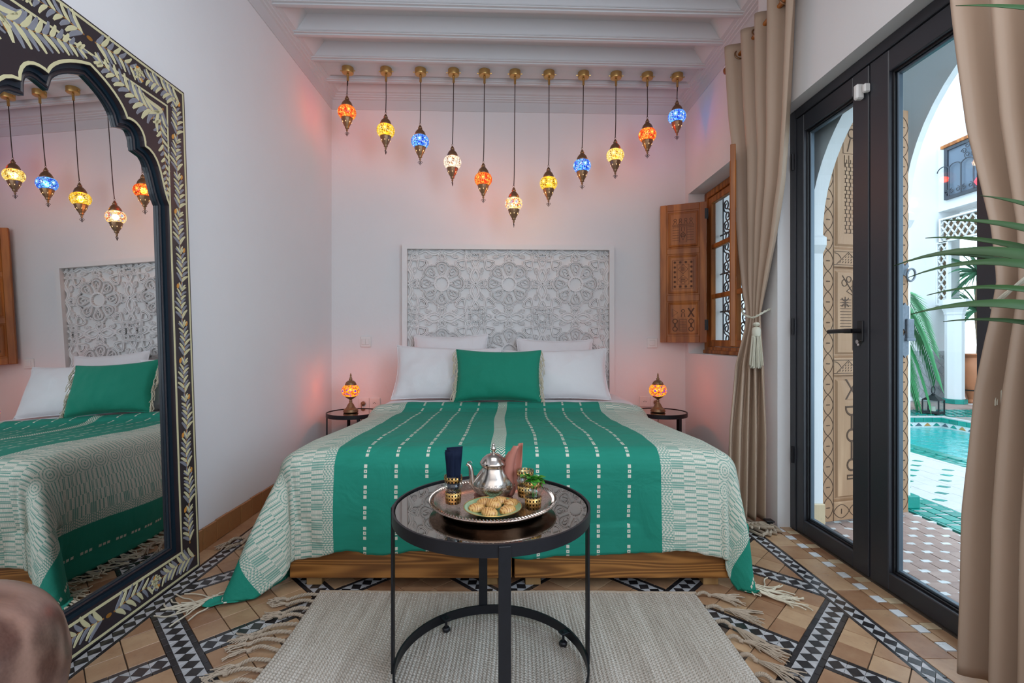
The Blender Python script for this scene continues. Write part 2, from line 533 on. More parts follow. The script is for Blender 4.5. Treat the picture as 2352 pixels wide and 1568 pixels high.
# banded throw: u = cloth coordinate across the bed, v = along the bed (metres, in the UV map)
def throw_mat():
    m, t, b = new_mat('woven_throw')
    u, v, _ = xyz(t, coords(t, 'UV'))
    a = u.ab()
    cream = (.74, .71, .60); green = (.0, .20, .125); teal = (.02, .31, .235); mid = (.22, .40, .33)
    # plain green cloth with a fine two-tone weave
    wv = ((u * 1500.0).sin() * (v * 1500.0).sin()) * .5 + .5
    sl = nz(t, 1.0, 3, vec(t, u * 6.0, v * 90.0, 0.0))
    base = mixc(t, wv * .35 + sl * .3, green, teal)
    # dashed pin stripes every 12 cm
    k = (a - .037) / .121
    near = ((k - (k + .5).fl()).ab() * .121).lt(.0062) * a.lt(.62) * a.gt(.09)
    tri = ((v / .080).fr() * 4.2)
    dash = (tri.fr().gt(.32)) * tri.lt(3.0)
    hole = ((tri.fr() - .66).ab().lt(.09)) * ((k - (k + .5).fl()).ab() * .121).lt(.0022) * (tri.fl() - 1.0).ab().lt(.5)
    pin = near * dash * (1.0 - hole)
    # the dotted line far down the side drop
    near2 = (a - 1.285).ab().lt(.0062) * dash
    # centre braid
    cb = a.lt(.030)
    zz = ((v + (((u * 34.0).fr() - .5).ab() * .034)) / .0135).fr().gt(.48)
    cbp = cb * zz
    # overshot panels
    pan = a.gt(.645) * a.lt(1.165)
    q = (a - .905).ab()                      # mirrored about the ring motif
    colu = ((q - .032) / .0462).fl()
    ph = (v / .0785) + colu * .135
    fp = ph.fr()
    c1 = fp.lt(.17) + fp.gt(.27) * fp.lt(.40) + fp.gt(.52) * fp.lt(.60) + fp.gt(.70) * fp.lt(.86) * (colu.lt(2.5))
    thin = (v * 700.0).sin().gt(.1)
    stub = (u * 900.0).sin().gt(-.2)
    bars = (c1.mn(1.0) * (stub * .25 + .75)).mx(thin * .38 * (fp.gt(.40) * fp.lt(.70)).mx(fp.gt(.86)))
    # ring column
    rv = ((v / .0785).fr() - .5).ab() * .0785
    rr = (rv * rv + q * q)._m('SQRT')
    rings = ((rr / .0125).fr().gt(.45))
    chk = (((v / .0072).fr().gt(.5)) - ((q / .0075).fr().gt(.5))).ab()
    ringp = rings * .8 + chk * .2
    # edge zigzag blocks
    zz2 = (((v / .0785).fr() - .5).ab() * .06 + .215)
    ez = ((q - zz2) / .0125).fr().gt(.5)
    ez = ez * ((v / .0098).fr().gt(.38))
    isring = q.lt(.032); isedge = q.gt(.217)
    pp = isring * ringp + isedge * ez + (1.0 - isring) * (1.0 - isedge) * bars
    yarn = (u * 2200.0).sin() * .5 + .5
    panel = pan * pp
    f = (pin + near2 + cbp + panel).mn(1.0)
    # hem
    gnd = mixc(t, pan * .75, base, mid)
    gnd2 = mixc(t, pan * (1.0 - pp) * thin * .5, gnd, cream)
    c = mixc(t, f * (yarn * .10 + .90), gnd2, cream)
    t.links.new(c, b.inputs['Base Color'])
    b.inputs['Roughness'].default_value = .85
    h = f * 1.2 + wv * .35 + yarn * f * .4 + nz(t, 60, 3, coords(t)) * .3 + nz(t, 5, 3, coords(t), .5, 1.5) * 14.0
    bump(t, b, h, .55, .0016)
    return m
M['throw'] = throw_mat()

def rug_mat(name, c1, c2, c3, rib=.0118):
    m, t, b = new_mat(name)
    co = coords(t); x, y, z = xyz(t, co)
    st = nz(t, 1.0, 4, vec(t, x * 26.0, y * 1.6, 0.0), .7)
    fib = nz(t, 1.0, 3, vec(t, x * 400.0, y * 120.0, 0.0))
    f = st * .9 + fib * .5 - .2
    c = ramp(t, f, [(.15, c1), (.5, c2), (.85, c3)])
    t.links.new(c, b.inputs['Base Color'])
    b.inputs['Roughness'].default_value = .95
    ch = ((y * 2 * pi / .011) + ((x / rib).fl() * 2.3)).sin() * .5 + fib * 1.2
    bump(t, b, ch, .6, .003)
    return m
M['rug'] = rug_mat('ribbed_wool', (.30, .245, .20), (.54, .48, .41), (.74, .70, .64))
M['rug2'] = rug_mat('jute_weave', (.30, .20, .13), (.45, .33, .24), (.55, .44, .34), .009)

def glass_mat(name, tint=(1, 1, 1), refl=.06, rough=0.0):
    m, t, b = new_mat(name)
    t.nodes.remove(b)
    out = [n for n in t.nodes if n.type == 'OUTPUT_MATERIAL'][0]
    tr = t.nodes.new('ShaderNodeBsdfTransparent'); tr.inputs[0].default_value = c4(tint)
    gl = t.nodes.new('ShaderNodeBsdfGlossy'); gl.inputs['Roughness'].default_value = rough
    fr = t.nodes.new('ShaderNodeLayerWeight'); fr.inputs[0].default_value = .5
    mx = t.nodes.new('ShaderNodeMixShader')
    f = S(t, fr.outputs['Facing']).pw(4.0) * .55 + refl
    t.links.new(f.mn(1.0).k, mx.inputs[0]); t.links.new(tr.outputs[0], mx.inputs[1]); t.links.new(gl.outputs[0], mx.inputs[2])
    t.links.new(mx.outputs[0], out.inputs[0])
    return m
M['pane'] = glass_mat('window_glass', (.93, .97, .98), .016)
M['tumbler'] = glass_mat('tumbler_glass', (.93, .95, .94), .05)
M['lampglass'] = None

m, t, b = new_mat('mirror_silvering')
b.inputs['Base Color'].default_value = (.86, .87, .87, 1); b.inputs['Metallic'].default_value = 1; b.inputs['Roughness'].default_value = .0
M['mirror'] = m
m, t, b = new_mat('bronze_tinted_glass')
b.inputs['Base Color'].default_value = (.40, .37, .33, 1); b.inputs['Metallic'].default_value = 1; b.inputs['Roughness'].default_value = .015
M['tableglass'] = m

def silver_mat(name, col, eng=1.0, scale=70, rough=.22):
    m, t, b = new_mat(name)
    co = coords(t); zc = xyz(t, co)[2]
    vo = t.nodes.new('ShaderNodeTexVoronoi'); vo.feature = 'DISTANCE_TO_EDGE'; vo.inputs['Scale'].default_value = scale
    t.links.new(co, vo.inputs['Vector'])
    d = S(t, vo.outputs[0])
    line = d.lt(.09) * zc.lt(.052)
    t.links.new(mixc(t, line * .55 * eng, col, tuple(c * .25 for c in col)), b.inputs['Base Color'])
    b.inputs['Metallic'].default_value = 1; b.inputs['Roughness'].default_value = rough
    if eng: bump(t, b, d.mn(.08) * 8.0 * zc.lt(.052) + nz(t, 200, 2, co) * .2, .35 * eng, .001)
    return m
M['silver'] = silver_mat('engraved_silver', (.50, .455, .41), 1.0, 150)
M['silverp'] = silver_mat('plain_silver', (.52, .47, .43), 0.0, 75, .16)
M['tray'] = silver_mat('engraved_tray', (.58, .44, .37), .5, 110, .18)

def cookie_mat():
    m, t, b = new_mat('baked_crust')
    co = coords(t); x, y, z = xyz(t, co)
    w = nz(t, 30, 2, co)
    s = ((x * 900.0) + y * 260.0 + w * 9.0).sin()
    top = z.gt(.008)
    f = s.gt(.35) * top * (nz(t, 90, 2, co).gt(.44)) * .5 + nz(t, 120, 3, co) * .3 + (z * 6.0)
    t.links.new(ramp(t, f, [(.1, (.66, .42, .16)), (.45, (.55, .27, .07)), (1, (.23, .06, .012))]), b.inputs['Base Color'])
    b.inputs['Roughness'].default_value = .35
    bump(t, b, nz(t, 160, 3, co), .6, .002)
    return m
M['cookie'] = cookie_mat()

def filigree_glass(name, gold=(.75, .45, .15), under=(.12, .05, .03)):
    """gilded lattice printed on a tumbler: gold with see-through gaps"""
    m, t, b = new_mat(name)
    out = [n for n in t.nodes if n.type == 'OUTPUT_MATERIAL'][0]
    x, y, z = xyz(t, coords(t))
    an = y.at2(x) * (8 / pi)
    zz = z / .0098
    d1 = ((an + zz).fr() - .5).ab(); d2 = ((an - zz).fr() - .5).ab(); d3 = (zz.fr() - .5).ab()
    line = d1.lt(.10).mx(d2.lt(.10)).mx(d3.lt(.07)).mx((an.fr() - .5).ab().lt(.07))
    b.inputs['Base Color'].default_value = c4(gold); b.inputs['Metallic'].default_value = .9; b.inputs['Roughness'].default_value = .3
    tr = t.nodes.new('ShaderNodeBsdfTransparent'); tr.inputs[0].default_value = c4((.8, .72, .66))
    mx = t.nodes.new('ShaderNodeMixShader')
    t.links.new(line.k, mx.inputs[0]); t.links.new(tr.outputs[0], mx.inputs[1]); t.links.new(b.outputs[0], mx.inputs[2])
    t.links.new(mx.outputs[0], out.inputs[0])
    return m
M['filigree'] = filigree_glass('gilt_lattice')

def lamp_mat(name, main, second, third, core, strength=1.7, transl=.30, scale=95.0):
    """mosaic glass globe lit from inside: coloured glass pieces in dark joints, flower medallions round the equator"""
    m, t, b = new_mat(name)
    t.nodes.remove(b)
    out = [n for n in t.nodes if n.type == 'OUTPUT_MATERIAL'][0]
    co = coords(t); x, y, z = xyz(t, co)
    vo = t.nodes.new('ShaderNodeTexVoronoi'); vo.inputs['Scale'].default_value = scale
    t.links.new(co, vo.inputs['Vector'])
    vd = t.nodes.new('ShaderNodeTexVoronoi'); vd.feature = 'DISTANCE_TO_EDGE'; vd.inputs['Scale'].default_value = scale
    t.links.new(co, vd.inputs['Vector'])
    sep = t.nodes.new('ShaderNodeSeparateColor'); t.links.new(vo.outputs['Color'], sep.inputs[0])
    rc = S(t, sep.outputs[0])
    joint = S(t, vd.outputs[0]).lt(.07)
    base = ramp(t, rc, [(0, main), (.45, core), (.7, main), (1, third)])
    an = y.at2(x) + .35
    seg = ((an / (pi / 2)).fr() - .5) * (pi / 2 * .062)
    rr = (seg * seg + z * z)._m('SQRT')
    th = z.at2(seg)
    pet = (th * 10.0).sin()
    ring1 = rr.lt(.0075)
    ring2 = (rr.gt(.0075)) * (rr.lt(.016))
    ring3 = (rr.gt(.018)) * (rr.lt(.029))
    c = mixc(t, ring3 * (pet.gt(-.1)) * .9, base, second)
    c = mixc(t, ring2 * ((th * 5.0).sin().gt(-.3)), c, core)
    c = mixc(t, ring1, c, third)
    c = mixc(t, joint * (1.0 - ring1) * .75, c, tuple(q * .12 for q in main))
    em = t.nodes.new('ShaderNodeEmission'); t.links.new(c, em.inputs[0]); em.inputs[1].default_value = strength
    tr = t.nodes.new('ShaderNodeBsdfTransparent'); t.links.new(c, tr.inputs[0])
    gl = t.nodes.new('ShaderNodeBsdfGlossy'); gl.inputs['Roughness'].default_value = .15
    m1 = t.nodes.new('ShaderNodeMixShader'); m1.inputs[0].default_value = transl
    m2 = t.nodes.new('ShaderNodeMixShader'); m2.inputs[0].default_value = .04
    t.links.new(em.outputs[0], m1.inputs[1]); t.links.new(tr.outputs[0], m1.inputs[2])
    t.links.new(m1.outputs[0], m2.inputs[1]); t.links.new(gl.outputs[0], m2.inputs[2])
    t.links.new(m2.outputs[0], out.inputs[0])
    return m
LG = {
 'red':    lamp_mat('red_mosaic', (.88, .05, .012), (.80, .012, .01), (1, .70, .12), (1, .38, .06)),
 'yellow': lamp_mat('yellow_mosaic', (.95, .48, .02), (.16, .06, .003), (1, .85, .35), (1, .72, .10)),
 'blue':   lamp_mat('blue_mosaic', (.03, .10, .80), (.01, .02, .60), (.75, .95, 1), (.20, .65, .95)),
 'white':  lamp_mat('clear_mosaic', (.85, .62, .45), (.16, .05, .02), (1, .95, .85), (1, .85, .70)),
 'amber':  lamp_mat('amber_mosaic', (1, .62, .15), (.75, .015, .01), (.35, .35, .65), (1, .90, .62)),
 'pale':   lamp_mat('pale_yellow_mosaic', (1, .60, .08), (.25, .08, .005), (1, .9, .5), (1, .80, .32)),
 'lamp':   lamp_mat('fire_mosaic', (1, .27, .012), (.80, .03, .01), (.12, .01, .50), (1, .55, .05)),
}
M['hotspot'] = None
m, t, b = new_mat('lit_piercing')
b.inputs['Emission Color'].default_value = (1, .55, .16, 1); b.inputs['Emission Strength'].default_value = 1.6
M['hotspot'] = m

# pool water
m, t, b = new_mat('pool_water')
co = coords(t)
b.inputs['Base Color'].default_value = (.01, .33, .33, 1); b.inputs['Roughness'].default_value = .08
b.inputs['IOR'].default_value = 1.33
bump(t, b, nz(t, 7, 3, co), .5, .03)
M['water'] = m
# ================================================================ STRUCTURE
SK = .035                      # the back wall and beams run slightly away to the right
def yb(x): return 3.985 + SK * x
XL, XR, XF = -1.453, 1.505, 1.432
ZC = 3.085

# ---------------------------------------------------------------- floor
fl = mk('floor', MB().box(-1.75, 1.56, -.6, 4.2, -.12, -.006), M['grout'], kind='structure')
X0 = -.03                      # axis of the floor pattern
PITCH, BW = .467, .087
rugbox = (-.70, .70, -1, 1.83)
bedbox = (-.83, .83, 2.10, 9)
def hidden(p):
    cx = sum(q[0] for q in p) / len(p); cy_ = sum(q[1] for q in p) / len(p)
    for (a, b2, c, d) in (rugbox, bedbox):
        if a < cx < b2 and c < cy_ < d: return True
    return False
def toworld(s, r):             # s along (1,1)/sqrt2, r along (-1,1)/sqrt2
    q = sqrt(.5)
    return ((s - r) * q + X0, (s + r) * q)
pieces = {'floor_tile': [], 'mosaic_diamond': [], 'mosaic_triangle': [], 'border_tile': []}
XI = 1.255                     # inner half width of the lattice
def addp(kind, poly, z, gap=.0012, zone=None):
    if zone is None:
        poly = clip(poly, 1, 0, X0 + XI); poly = clip(poly, -1, 0, XI - X0) if len(poly) > 2 else poly
    if len(poly) < 3: return
    poly = clip(poly, 0, 1, 3.93) if len(poly) > 2 else poly
    if len(poly) < 3 or parea(poly) < 2e-5: return
    if hidden(poly): return
    cx = sum(q[0] for q in poly) / len(poly); cy_ = sum(q[1] for q in poly) / len(poly)
    sh = []
    for x, y in poly:
        l = hypot(x - cx, y - cy_) or 1
        sh.append((x - (x - cx) / l * gap * 1.2, y - (y - cy_) / l * gap * 1.2))
    pieces[kind].append((cx, cy_, sh, z + R.uniform(-.0006, .0006)))
k0 = .52 / sqrt(2)             # offset of the first band in each family
hw = BW / 2
tile = (PITCH - BW) / 4
def band_piece_strip(L0, L1, c, fam, bright=True):
    """pieces of one band between along-coordinates L0..L1, centred on cross coordinate c"""
    def w(a, d): return toworld(c + d, a) if fam == 0 else toworld(a, c + d)
    n = max(1, int(round((L1 - L0) / .0475)))
    st = (L1 - L0) / n
    iw = hw - .0165
    for i in range(n):
        a, b2 = L0 + i * st, L0 + (i + 1) * st; mid = (a + b2) / 2
        for sgn in (-1, 1):
            addp('border_tile', [w(a, sgn * iw), w(b2, sgn * iw), w(b2, sgn * hw), w(a, sgn * hw)], 0.0)
            addp('mosaic_triangle', [w(a, 0), w(mid, sgn * iw), w(a, sgn * iw)], 0.0, .0006)
            addp('mosaic_triangle', [w(b2, 0), w(b2, sgn * iw), w(mid, sgn * iw)], 0.0, .0006)
        addp('mosaic_diamond', [w(a, 0), w(mid, -iw), w(b2, 0), w(mid, iw)], 0.0, .0008)
ks = range(-4, 9)
for i in ks:
    s = k0 + i * PITCH
    for j in ks:
        r = k0 + j * PITCH
        # cell above-right of the crossing (s, r)
        cc = toworld(s + PITCH / 2, r + PITCH / 2)
        if cc[1] < -.9 or cc[1] > 4.5 or abs(cc[0]) > 1.9: continue
        for a in range(4):
            for b2 in range(4):
                q0, q1 = s + hw + a * tile, s + hw + (a + 1) * tile
                w0, w1 = r + hw + b2 * tile, r + hw + (b2 + 1) * tile
                addp('floor_tile', [toworld(q0, w0), toworld(q1, w0), toworld(q1, w1), toworld(q0, w1)], 0.0, .0018)
        # band pieces: family 0 runs along r at fixed s ; family 1 runs along s at fixed r
        cont0 = toworld(s, r)[0] < X0           # which band runs through the crossing
        a0 = -hw if cont0 else hw
        band_piece_strip(r + hw if not cont0 else r - hw, r + PITCH - hw, s, 0)
        band_piece_strip(s + hw if cont0 else s - hw, s + PITCH - hw, r, 1)
        del a0
# long bands beside the walls
def long_band(xc, w):
    iw = w / 2 - .0125; n = 92; st = .0475; y0 = -.4
    for i in range(n):
        a, b2 = y0 + i * st, y0 + (i + 1) * st; mid = (a + b2) / 2
        for sg in (-1, 1):
            if i % 2 == 0:
                addp('border_tile', [(xc + sg * iw, a), (xc + sg * w / 2, a), (xc + sg * w / 2, a + 2 * st), (xc + sg * iw, a + 2 * st)], 0, zone=1)
            addp('mosaic_triangle', [(xc, a), (xc + sg * iw, a), (xc + sg * iw, mid)], 0, .0006, 1)
            addp('mosaic_triangle', [(xc, b2), (xc + sg * iw, mid), (xc + sg * iw, b2)], 0, .0006, 1)
        addp('mosaic_diamond', [(xc, a), (xc + iw, mid), (xc, b2), (xc - iw, mid)], 0, .0008, 1)
long_band(X0 + XI + .036, .072)
long_band(X0 - XI - .036, .072)
# terracotta margin along the left wall
y = -.4
while y < 3.9:
    l = .19
    addp('floor_tile', [(X0 - XI - .073, y), (X0 - XI - .073, y + l), (XL + .01, y + l), (XL + .01, y)], 0, .0015, 1); y += l
# threshold rows along the door
y = -.4; xs = X0 + XI + .073
white_rects = []; cream_rects = []
i = 0
while y < 2.9:
    l = .135
    addp('floor_tile', [(xs, y), (xs, y + l), (1.402, y + l), (1.402, y)], 0, .0015, 1); y += l
y = -.4
while y < 2.5:
    addp('floor_tile', [(1.404, y), (1.404, y + .046), (1.443, y + .046), (1.443, y)], 0, .001, 1)
    white_rects.append((y + .048, y + .092))
    y += .094
y = -.4
while y < 2.5:
    addp('floor_tile', [(1.445, y), (1.445, y + .12), (1.497, y + .12), (1.497, y)], 0, .0015, 1)
    cream_rects.append((y + .121, y + .158)); y += .16
FM = {'floor_tile': M['terra'], 'mosaic_diamond': M['blackt'], 'mosaic_triangle': M['whitet'], 'border_tile': M['blackt']}
def score(p):
    cx, cy_ = p[0], p[1]
    if cy_ < 1.36 or abs(cx / cy_) > 1.08: return 50 + cy_ * -1
    if cx < -.93 and cy_ > 2.05: return 8 + cy_
    return cy_
for kind, lst in pieces.items():
    lst.sort(key=score)
    lim = 299
    for (cx, cy_, poly, z) in lst[:lim]:
        lp = [(x - cx, y - cy_) for x, y in poly]
        o = mk(kind, MB().prism(lp, -.012, 0, .001 if kind == 'floor_tile' else .0006), FM[kind], fl, smooth=False, local=True)
        o.location = (cx, cy_, z)
    rest = MB()
    for (cx, cy_, poly, z) in lst[lim:]:
        rest.prism(poly, -.010, z)
    if rest.v: mk(kind + 's_beyond', rest, FM[kind], fl, smooth=False, kind='stuff')
me_w = mk('white_inset_tile', MB().box(-.018, .018, -.021, .021, -.012, .0008, .0008), M['paleblue'], fl, smooth=False, local=True)
me_w.location = (1.4235, (white_rects[0][0] + white_rects[0][1]) / 2, 0)
for (a, b2) in white_rects[1:]:
    o = me_w.copy(); COL.objects.link(o); o.location = (1.4235, (a + b2) / 2, 0)
me_c = mk('cream_inset_tile', MB().box(-.025, .025, -.018, .018, -.012, .0006, .0008), M['creamt'], fl, smooth=False, local=True)
me_c.location = (1.471, (cream_rects[0][0] + cream_rects[0][1]) / 2, 0)
for (a, b2) in cream_rects[1:]:
    o = me_c.copy(); COL.objects.link(o); o.location = (1.471, (a + b2) / 2, 0)

# ---------------------------------------------------------------- walls
mk('wall_left', MB().box(XL - .3, XL, -.6, 4.35, -.1, 3.25), M['wall'], kind='structure')
b = MB(); b.add([(XL - .1, yb(XL - .1), -.1), (1.9, yb(1.9), -.1), (1.9, yb(1.9), 3.25), (XL - .1, yb(XL - .1), 3.25),
                 (XL - .1, 4.4, -.1), (1.9, 4.4, -.1), (1.9, 4.4, 3.25), (XL - .1, 4.4, 3.25)],
                [(0, 1, 2, 3), (5, 4, 7, 6), (0, 3, 7, 4), (1, 5, 6, 2), (3, 2, 6, 7), (0, 4, 5, 1)])
mk('wall_back', b, M['wall'], kind='structure')
# right wall: a profile in (y, z) with the window and door openings, thick to the outside
WY0, WY1, WZ0, WZ1 = 3.02, 3.967, .877, 2.20
DZ = 2.19; DY1 = 2.53; DY0 = .93
def yz_wall(name, x0, x1, outer, holes, m, kind='structure', parent=None, **kw):
    b = MB(); b.plate(outer, holes, x0, x1)
    b.v = [(z, x, y) for (x, y, z) in b.v]      # plate coords (a=y, b=z, c=x)
    return mk(name, b, m, parent, kind=kind, smooth=False, **kw)
mk('wall_front', MB().box(-1.75, 1.6, -.72, -.6, -.1, 3.25), M['wall'], kind='structure')
wr = yz_wall('wall_right', XR, 1.80, [(2.86, -.1), (4.4, -.1), (4.4, 3.25), (2.86, 3.25)],
        [[(WY0, WZ0), (WY1, WZ0), (WY1, WZ1), (WY0, WZ1)]], M['wall'])
# nearer stretch stands a little proud, with the door opening
pro = [(XR, 2.87), (XF, 2.72)]
b = MB()
b.plate([(-.6, -.1), (DY0, -.1), (DY0, DZ), (DY1, DZ), (DY1, -.1), (2.72, -.1), (2.72, 3.25), (-.6, 3.25)], [], XF, 1.60)
b.v = [(z, x, y) for (x, y, z) in b.v]
b.add([(XF, 2.719, -.1), (XR + .002, 2.87, -.1), (1.6, 2.87, -.1), (1.6, 2.719, -.1), (XF, 2.719, 3.25), (XR + .002, 2.87, 3.25), (1.6, 2.87, 3.25), (1.6, 2.719, 3.25)],
      [(0, 1, 5, 4), (1, 2, 6, 5), (2, 3, 7, 6), (3, 0, 4, 7), (0, 3, 2, 1), (4, 5, 6, 7)])
mk('wall_right_pier', b, M['wall'], kind='structure', smooth=False)

# ---------------------------------------------------------------- ceiling with coffers and moulded beams
ce = mk('ceiling', MB().box(-1.8, 1.9, -.6, 4.4, ZC, 3.3), M['ceil'], kind='structure')
prof = [(-.068, ZC + .004), (-.036, 3.006), (-.036, 2.998), (-.031, 2.998), (-.029, 2.992), (-.012, 2.992), (-.010, 2.985), (.010, 2.985), (.012, 2.992), (.029, 2.992), (.031, 2.998), (.036, 2.998), (.036, 3.006), (.068, ZC + .004)]
beam_ys = [3.735 - .282 * i for i in range(14)]
bm_ = MB()
xa, xb = XL + .02, XR - .02
n = len(prof)
for (px_) in (xa, xb):
    bm_.v += [(px_, dy + SK * px_, z) for dy, z in prof]
bm_.f = [(i, i + 1, n + i + 1, n + i) for i in range(n - 1)] + [tuple(range(n)), tuple(range(n, 2 * n))]
beam = None
for yv in beam_ys:
    if beam is None:
        beam = mk('ceiling_beam', bm_, M['ceil'], ce, smooth=False, local=True); o = beam
    else:
        o = beam.copy(); COL.objects.link(o)
    o.location = (0, yv, 0)
# flat board between the last two beams that carries the lantern canopies
b = MB()
for x in (XL + .09, XR - .09):
    b.v += [(x, 3.492 + SK * x, 3.0), (x, 3.665 + SK * x, 3.0), (x, 3.675 + SK * x, 3.012), (x, 3.695 + SK * x, 3.08), (x, 3.492 + SK * x, 3.08)]
b.f = [(0, 1, 6, 5), (1, 2, 7, 6), (2, 3, 8, 7), (3, 4, 9, 8), (4, 0, 5, 9), (0, 4, 3, 2, 1), (5, 6, 7, 8, 9)]
mk('mounting_board', b, M['ceil'], ce, smooth=False)
# sloped ends of the bays
for (xe, sg, nm) in ((XL, 1, 'l'), (XR, -1, 'r')):
    b = MB()
    b.add([(xe, -.6, 3.0), (xe + sg * .085, -.6, 2.999), (xe + sg * .17, -.6, ZC + .003), (xe, -.6, ZC + .01),
           (xe, 4.05, 3.0), (xe + sg * .085, 4.05, 2.999), (xe + sg * .17, 4.05, ZC + .003), (xe, 4.05, ZC + .01)],
          [(0, 1, 5, 4), (1, 2, 6, 5), (2, 3, 7, 6), (3, 0, 4, 7), (0, 3, 2, 1), (4, 5, 6, 7)])
    mk('bay_slope', b, M['ceil'], ce, smooth=False)
b = MB()
for (x) in (XL, XR):
    b.v += [(x, yb(x) + .02, 3.0), (x, yb(x) - .085, 2.999), (x, yb(x) - .15, ZC + .003), (x, yb(x) + .02, ZC + .01)]
b.f = [(0, 1, 5, 4), (1, 2, 6, 5), (2, 3, 7, 6), (3, 0, 4, 7), (0, 3, 2, 1), (4, 5, 6, 7)]
mk('bay_slope', b, M['ceil'], ce, smooth=False)
# crown moulding on three walls
cp = [(0, 2.888), (.008, 2.888), (.012, 2.962), (.026, 2.966), (.028, 2.974), (.044, 2.977), (.046, 2.985), (.060, 2.988), (.062, 2.996), (.082, 2.999), (.088, 3.008), (0, 3.02)]
n = len(cp)
def crown(name, P0, P1, nx0, nx1):
    b = MB()
    for (P, nn) in ((P0, nx0), (P1, nx1)):
        b.v += [(P[0] + nn[0] * o_, P[1] + nn[1] * o_, z) for o_, z in cp]
    b.f = [(i, (i + 1) % n, n + (i + 1) % n, n + i) for i in range(n)] + [tuple(range(n)), tuple(range(n, 2 * n))]
    mk(name, b, M['ceil'], kind='structure', smooth=False)
crown('trim_1', (XL, -.6), (XL, yb(XL)), (1, 0), (1, -1))
crown('trim_2', (XL, yb(XL)), (XR, yb(XR)), (1, -1), (-1, -1))
crown('trim_3', (XR, -.6), (XR, yb(XR)), (-1, 0), (-1, -1))

# ---------------------------------------------------------------- skirting of upright tiles on the left wall
bb = mk('baseboard_left', MB().box(XL - .01, XL + .006, -.5, yb(XL) - .002, 0, .098), M['grout'], kind='structure', smooth=False)
t0 = mk('skirting_tile', MB().box(0, .013, -.051, .051, 0, .1025, .002), M['terra2'], bb, smooth=False, local=True)
y = 3.90; first = True
while y > -.4:
    o = t0 if first else t0.copy()
    if not first: COL.objects.link(o)
    first = False
    o.location = (XL + .004 + R.uniform(0, .002), y, R.uniform(-.004, .002) + .001)
    y -= .1065
b2_ = mk('baseboard_back', MB().box(XL, XR, 3.5, 3.52, 0, .1), M['terra2'], kind='structure', smooth=False)
bpy.data.objects.remove(b2_)
b = MB(); b.v = [(XL, yb(XL) - .016, 0), (XR, yb(XR) - .016, 0), (XR, yb(XR) - .016, .1), (XL, yb(XL) - .016, .1), (XL, yb(XL) + .01, 0), (XR, yb(XR) + .01, 0), (XR, yb(XR) + .01, .1), (XL, yb(XL) + .01, .1)]
b.f = [(0, 1, 2, 3), (5, 4, 7, 6), (0, 3, 7, 4), (1, 5, 6, 2), (3, 2, 6, 7), (0, 4, 5, 1)]
mk('baseboard_back', b, M['terra2'], kind='structure', smooth=False)

# ---------------------------------------------------------------- window_1: cedar frame, two tall sashes, iron grille, two shutters
wn = thing('window_1', None, None, (1.63, 3.5, WZ0), kind='structure')
XW = 1.637
def fr_rect(y0, y1, z0, z1, w, x0, x1, c=.004):
    b = MB(); b.box(x0, x1, y0, y0 + w, z0, z1, c); b.box(x0, x1, y1 - w, y1, z0, z1, c)
    b.box(x0, x1, y0 + w, y1 - w, z0, z0 + w, c); b.box(x0, x1, y0 + w, y1 - w, z1 - w, z1, c); return b
mk('window_frame', fr_rect(WY0 - .02, WY1 - .0, WZ0 + .005, WZ1 - .003, .05, XW, XW + .07), M['shutter'], wn, smooth=False)
mk('sill_board', MB().box(XW - .012, XW + .03, WY0, WY1, WZ0 + .002, WZ0 + .030, .003), M['shutter'], wn, smooth=False)
mid = (WY0 + WY1) / 2
for (a, c) in ((mid + .002, WY1 - .052), (WY0 + .032, mid - .002)):
    z0, z1 = WZ0 + .058, WZ1 - .056
    s_ = mk('sash', fr_rect(a, c, z0, z1, .052, XW + .012, XW + .05), M['shutter'], wn, smooth=False)
    hgt = (z1 - z0) / 3
    for k in (1, 2):
        mk('glazing_bar', MB().box(XW + .015, XW + .047, a + .05, c - .05, z0 + k * hgt - .018, z0 + k * hgt + .018, .004), M['shutter'], s_, smooth=False)
    for k in range(3):
        mk('pane', MB().box(XW + .030, XW + .034, a + .05, c - .05, z0 + k * hgt + .017, z0 + (k + 1) * hgt - .017), M['pane'], s_, smooth=False)
# grille of scrolled bars outside
g = MB(); gx = XW + .13
for k in range(7):
    yy = WY0 + .06 + k * (WY1 - WY0 - .12) / 6
    g.tube([(gx, yy, WZ0 + .02), (gx, yy, WZ1 - .02)], .006, 6)
for zz in (WZ0 + .05, 1.22, 1.53, 1.85, WZ1 - .05):
    g.tube([(gx, WY0 + .01, zz), (gx, WY1 - .01, zz)], .007, 6)
def scroll(cy_, cz, r, a0, turns, sg, x=gx, rad=.005):
    pts = []
    nn = int(14 * turns) + 6
    for i in range(nn):
        t = i / (nn - 1); a = a0 + sg * t * turns * 2 * pi; rr = r * (1 - .75 * t)
        pts.append((x, cy_ + rr * cos(a), cz + rr * sin(a)))
    return pts
for k in range(6):
    yc = WY0 + .06 + (k + .5) * (WY1 - WY0 - .12) / 6; zz = WZ0 + .12; u = 0
    while zz < WZ1 - .08:
        g.tube(scroll(yc - .012, zz, .052, pi / 2, 1.5, 1), .0055, 6)
        g.tube(scroll(yc + .012, zz + .085, .052, -pi / 2, 1.5, 1), .0055, 6)
        zz += .165
mk('scroll_grille', g, M['ironblue'], wn, label='wrought iron scroll grille outside the panes')

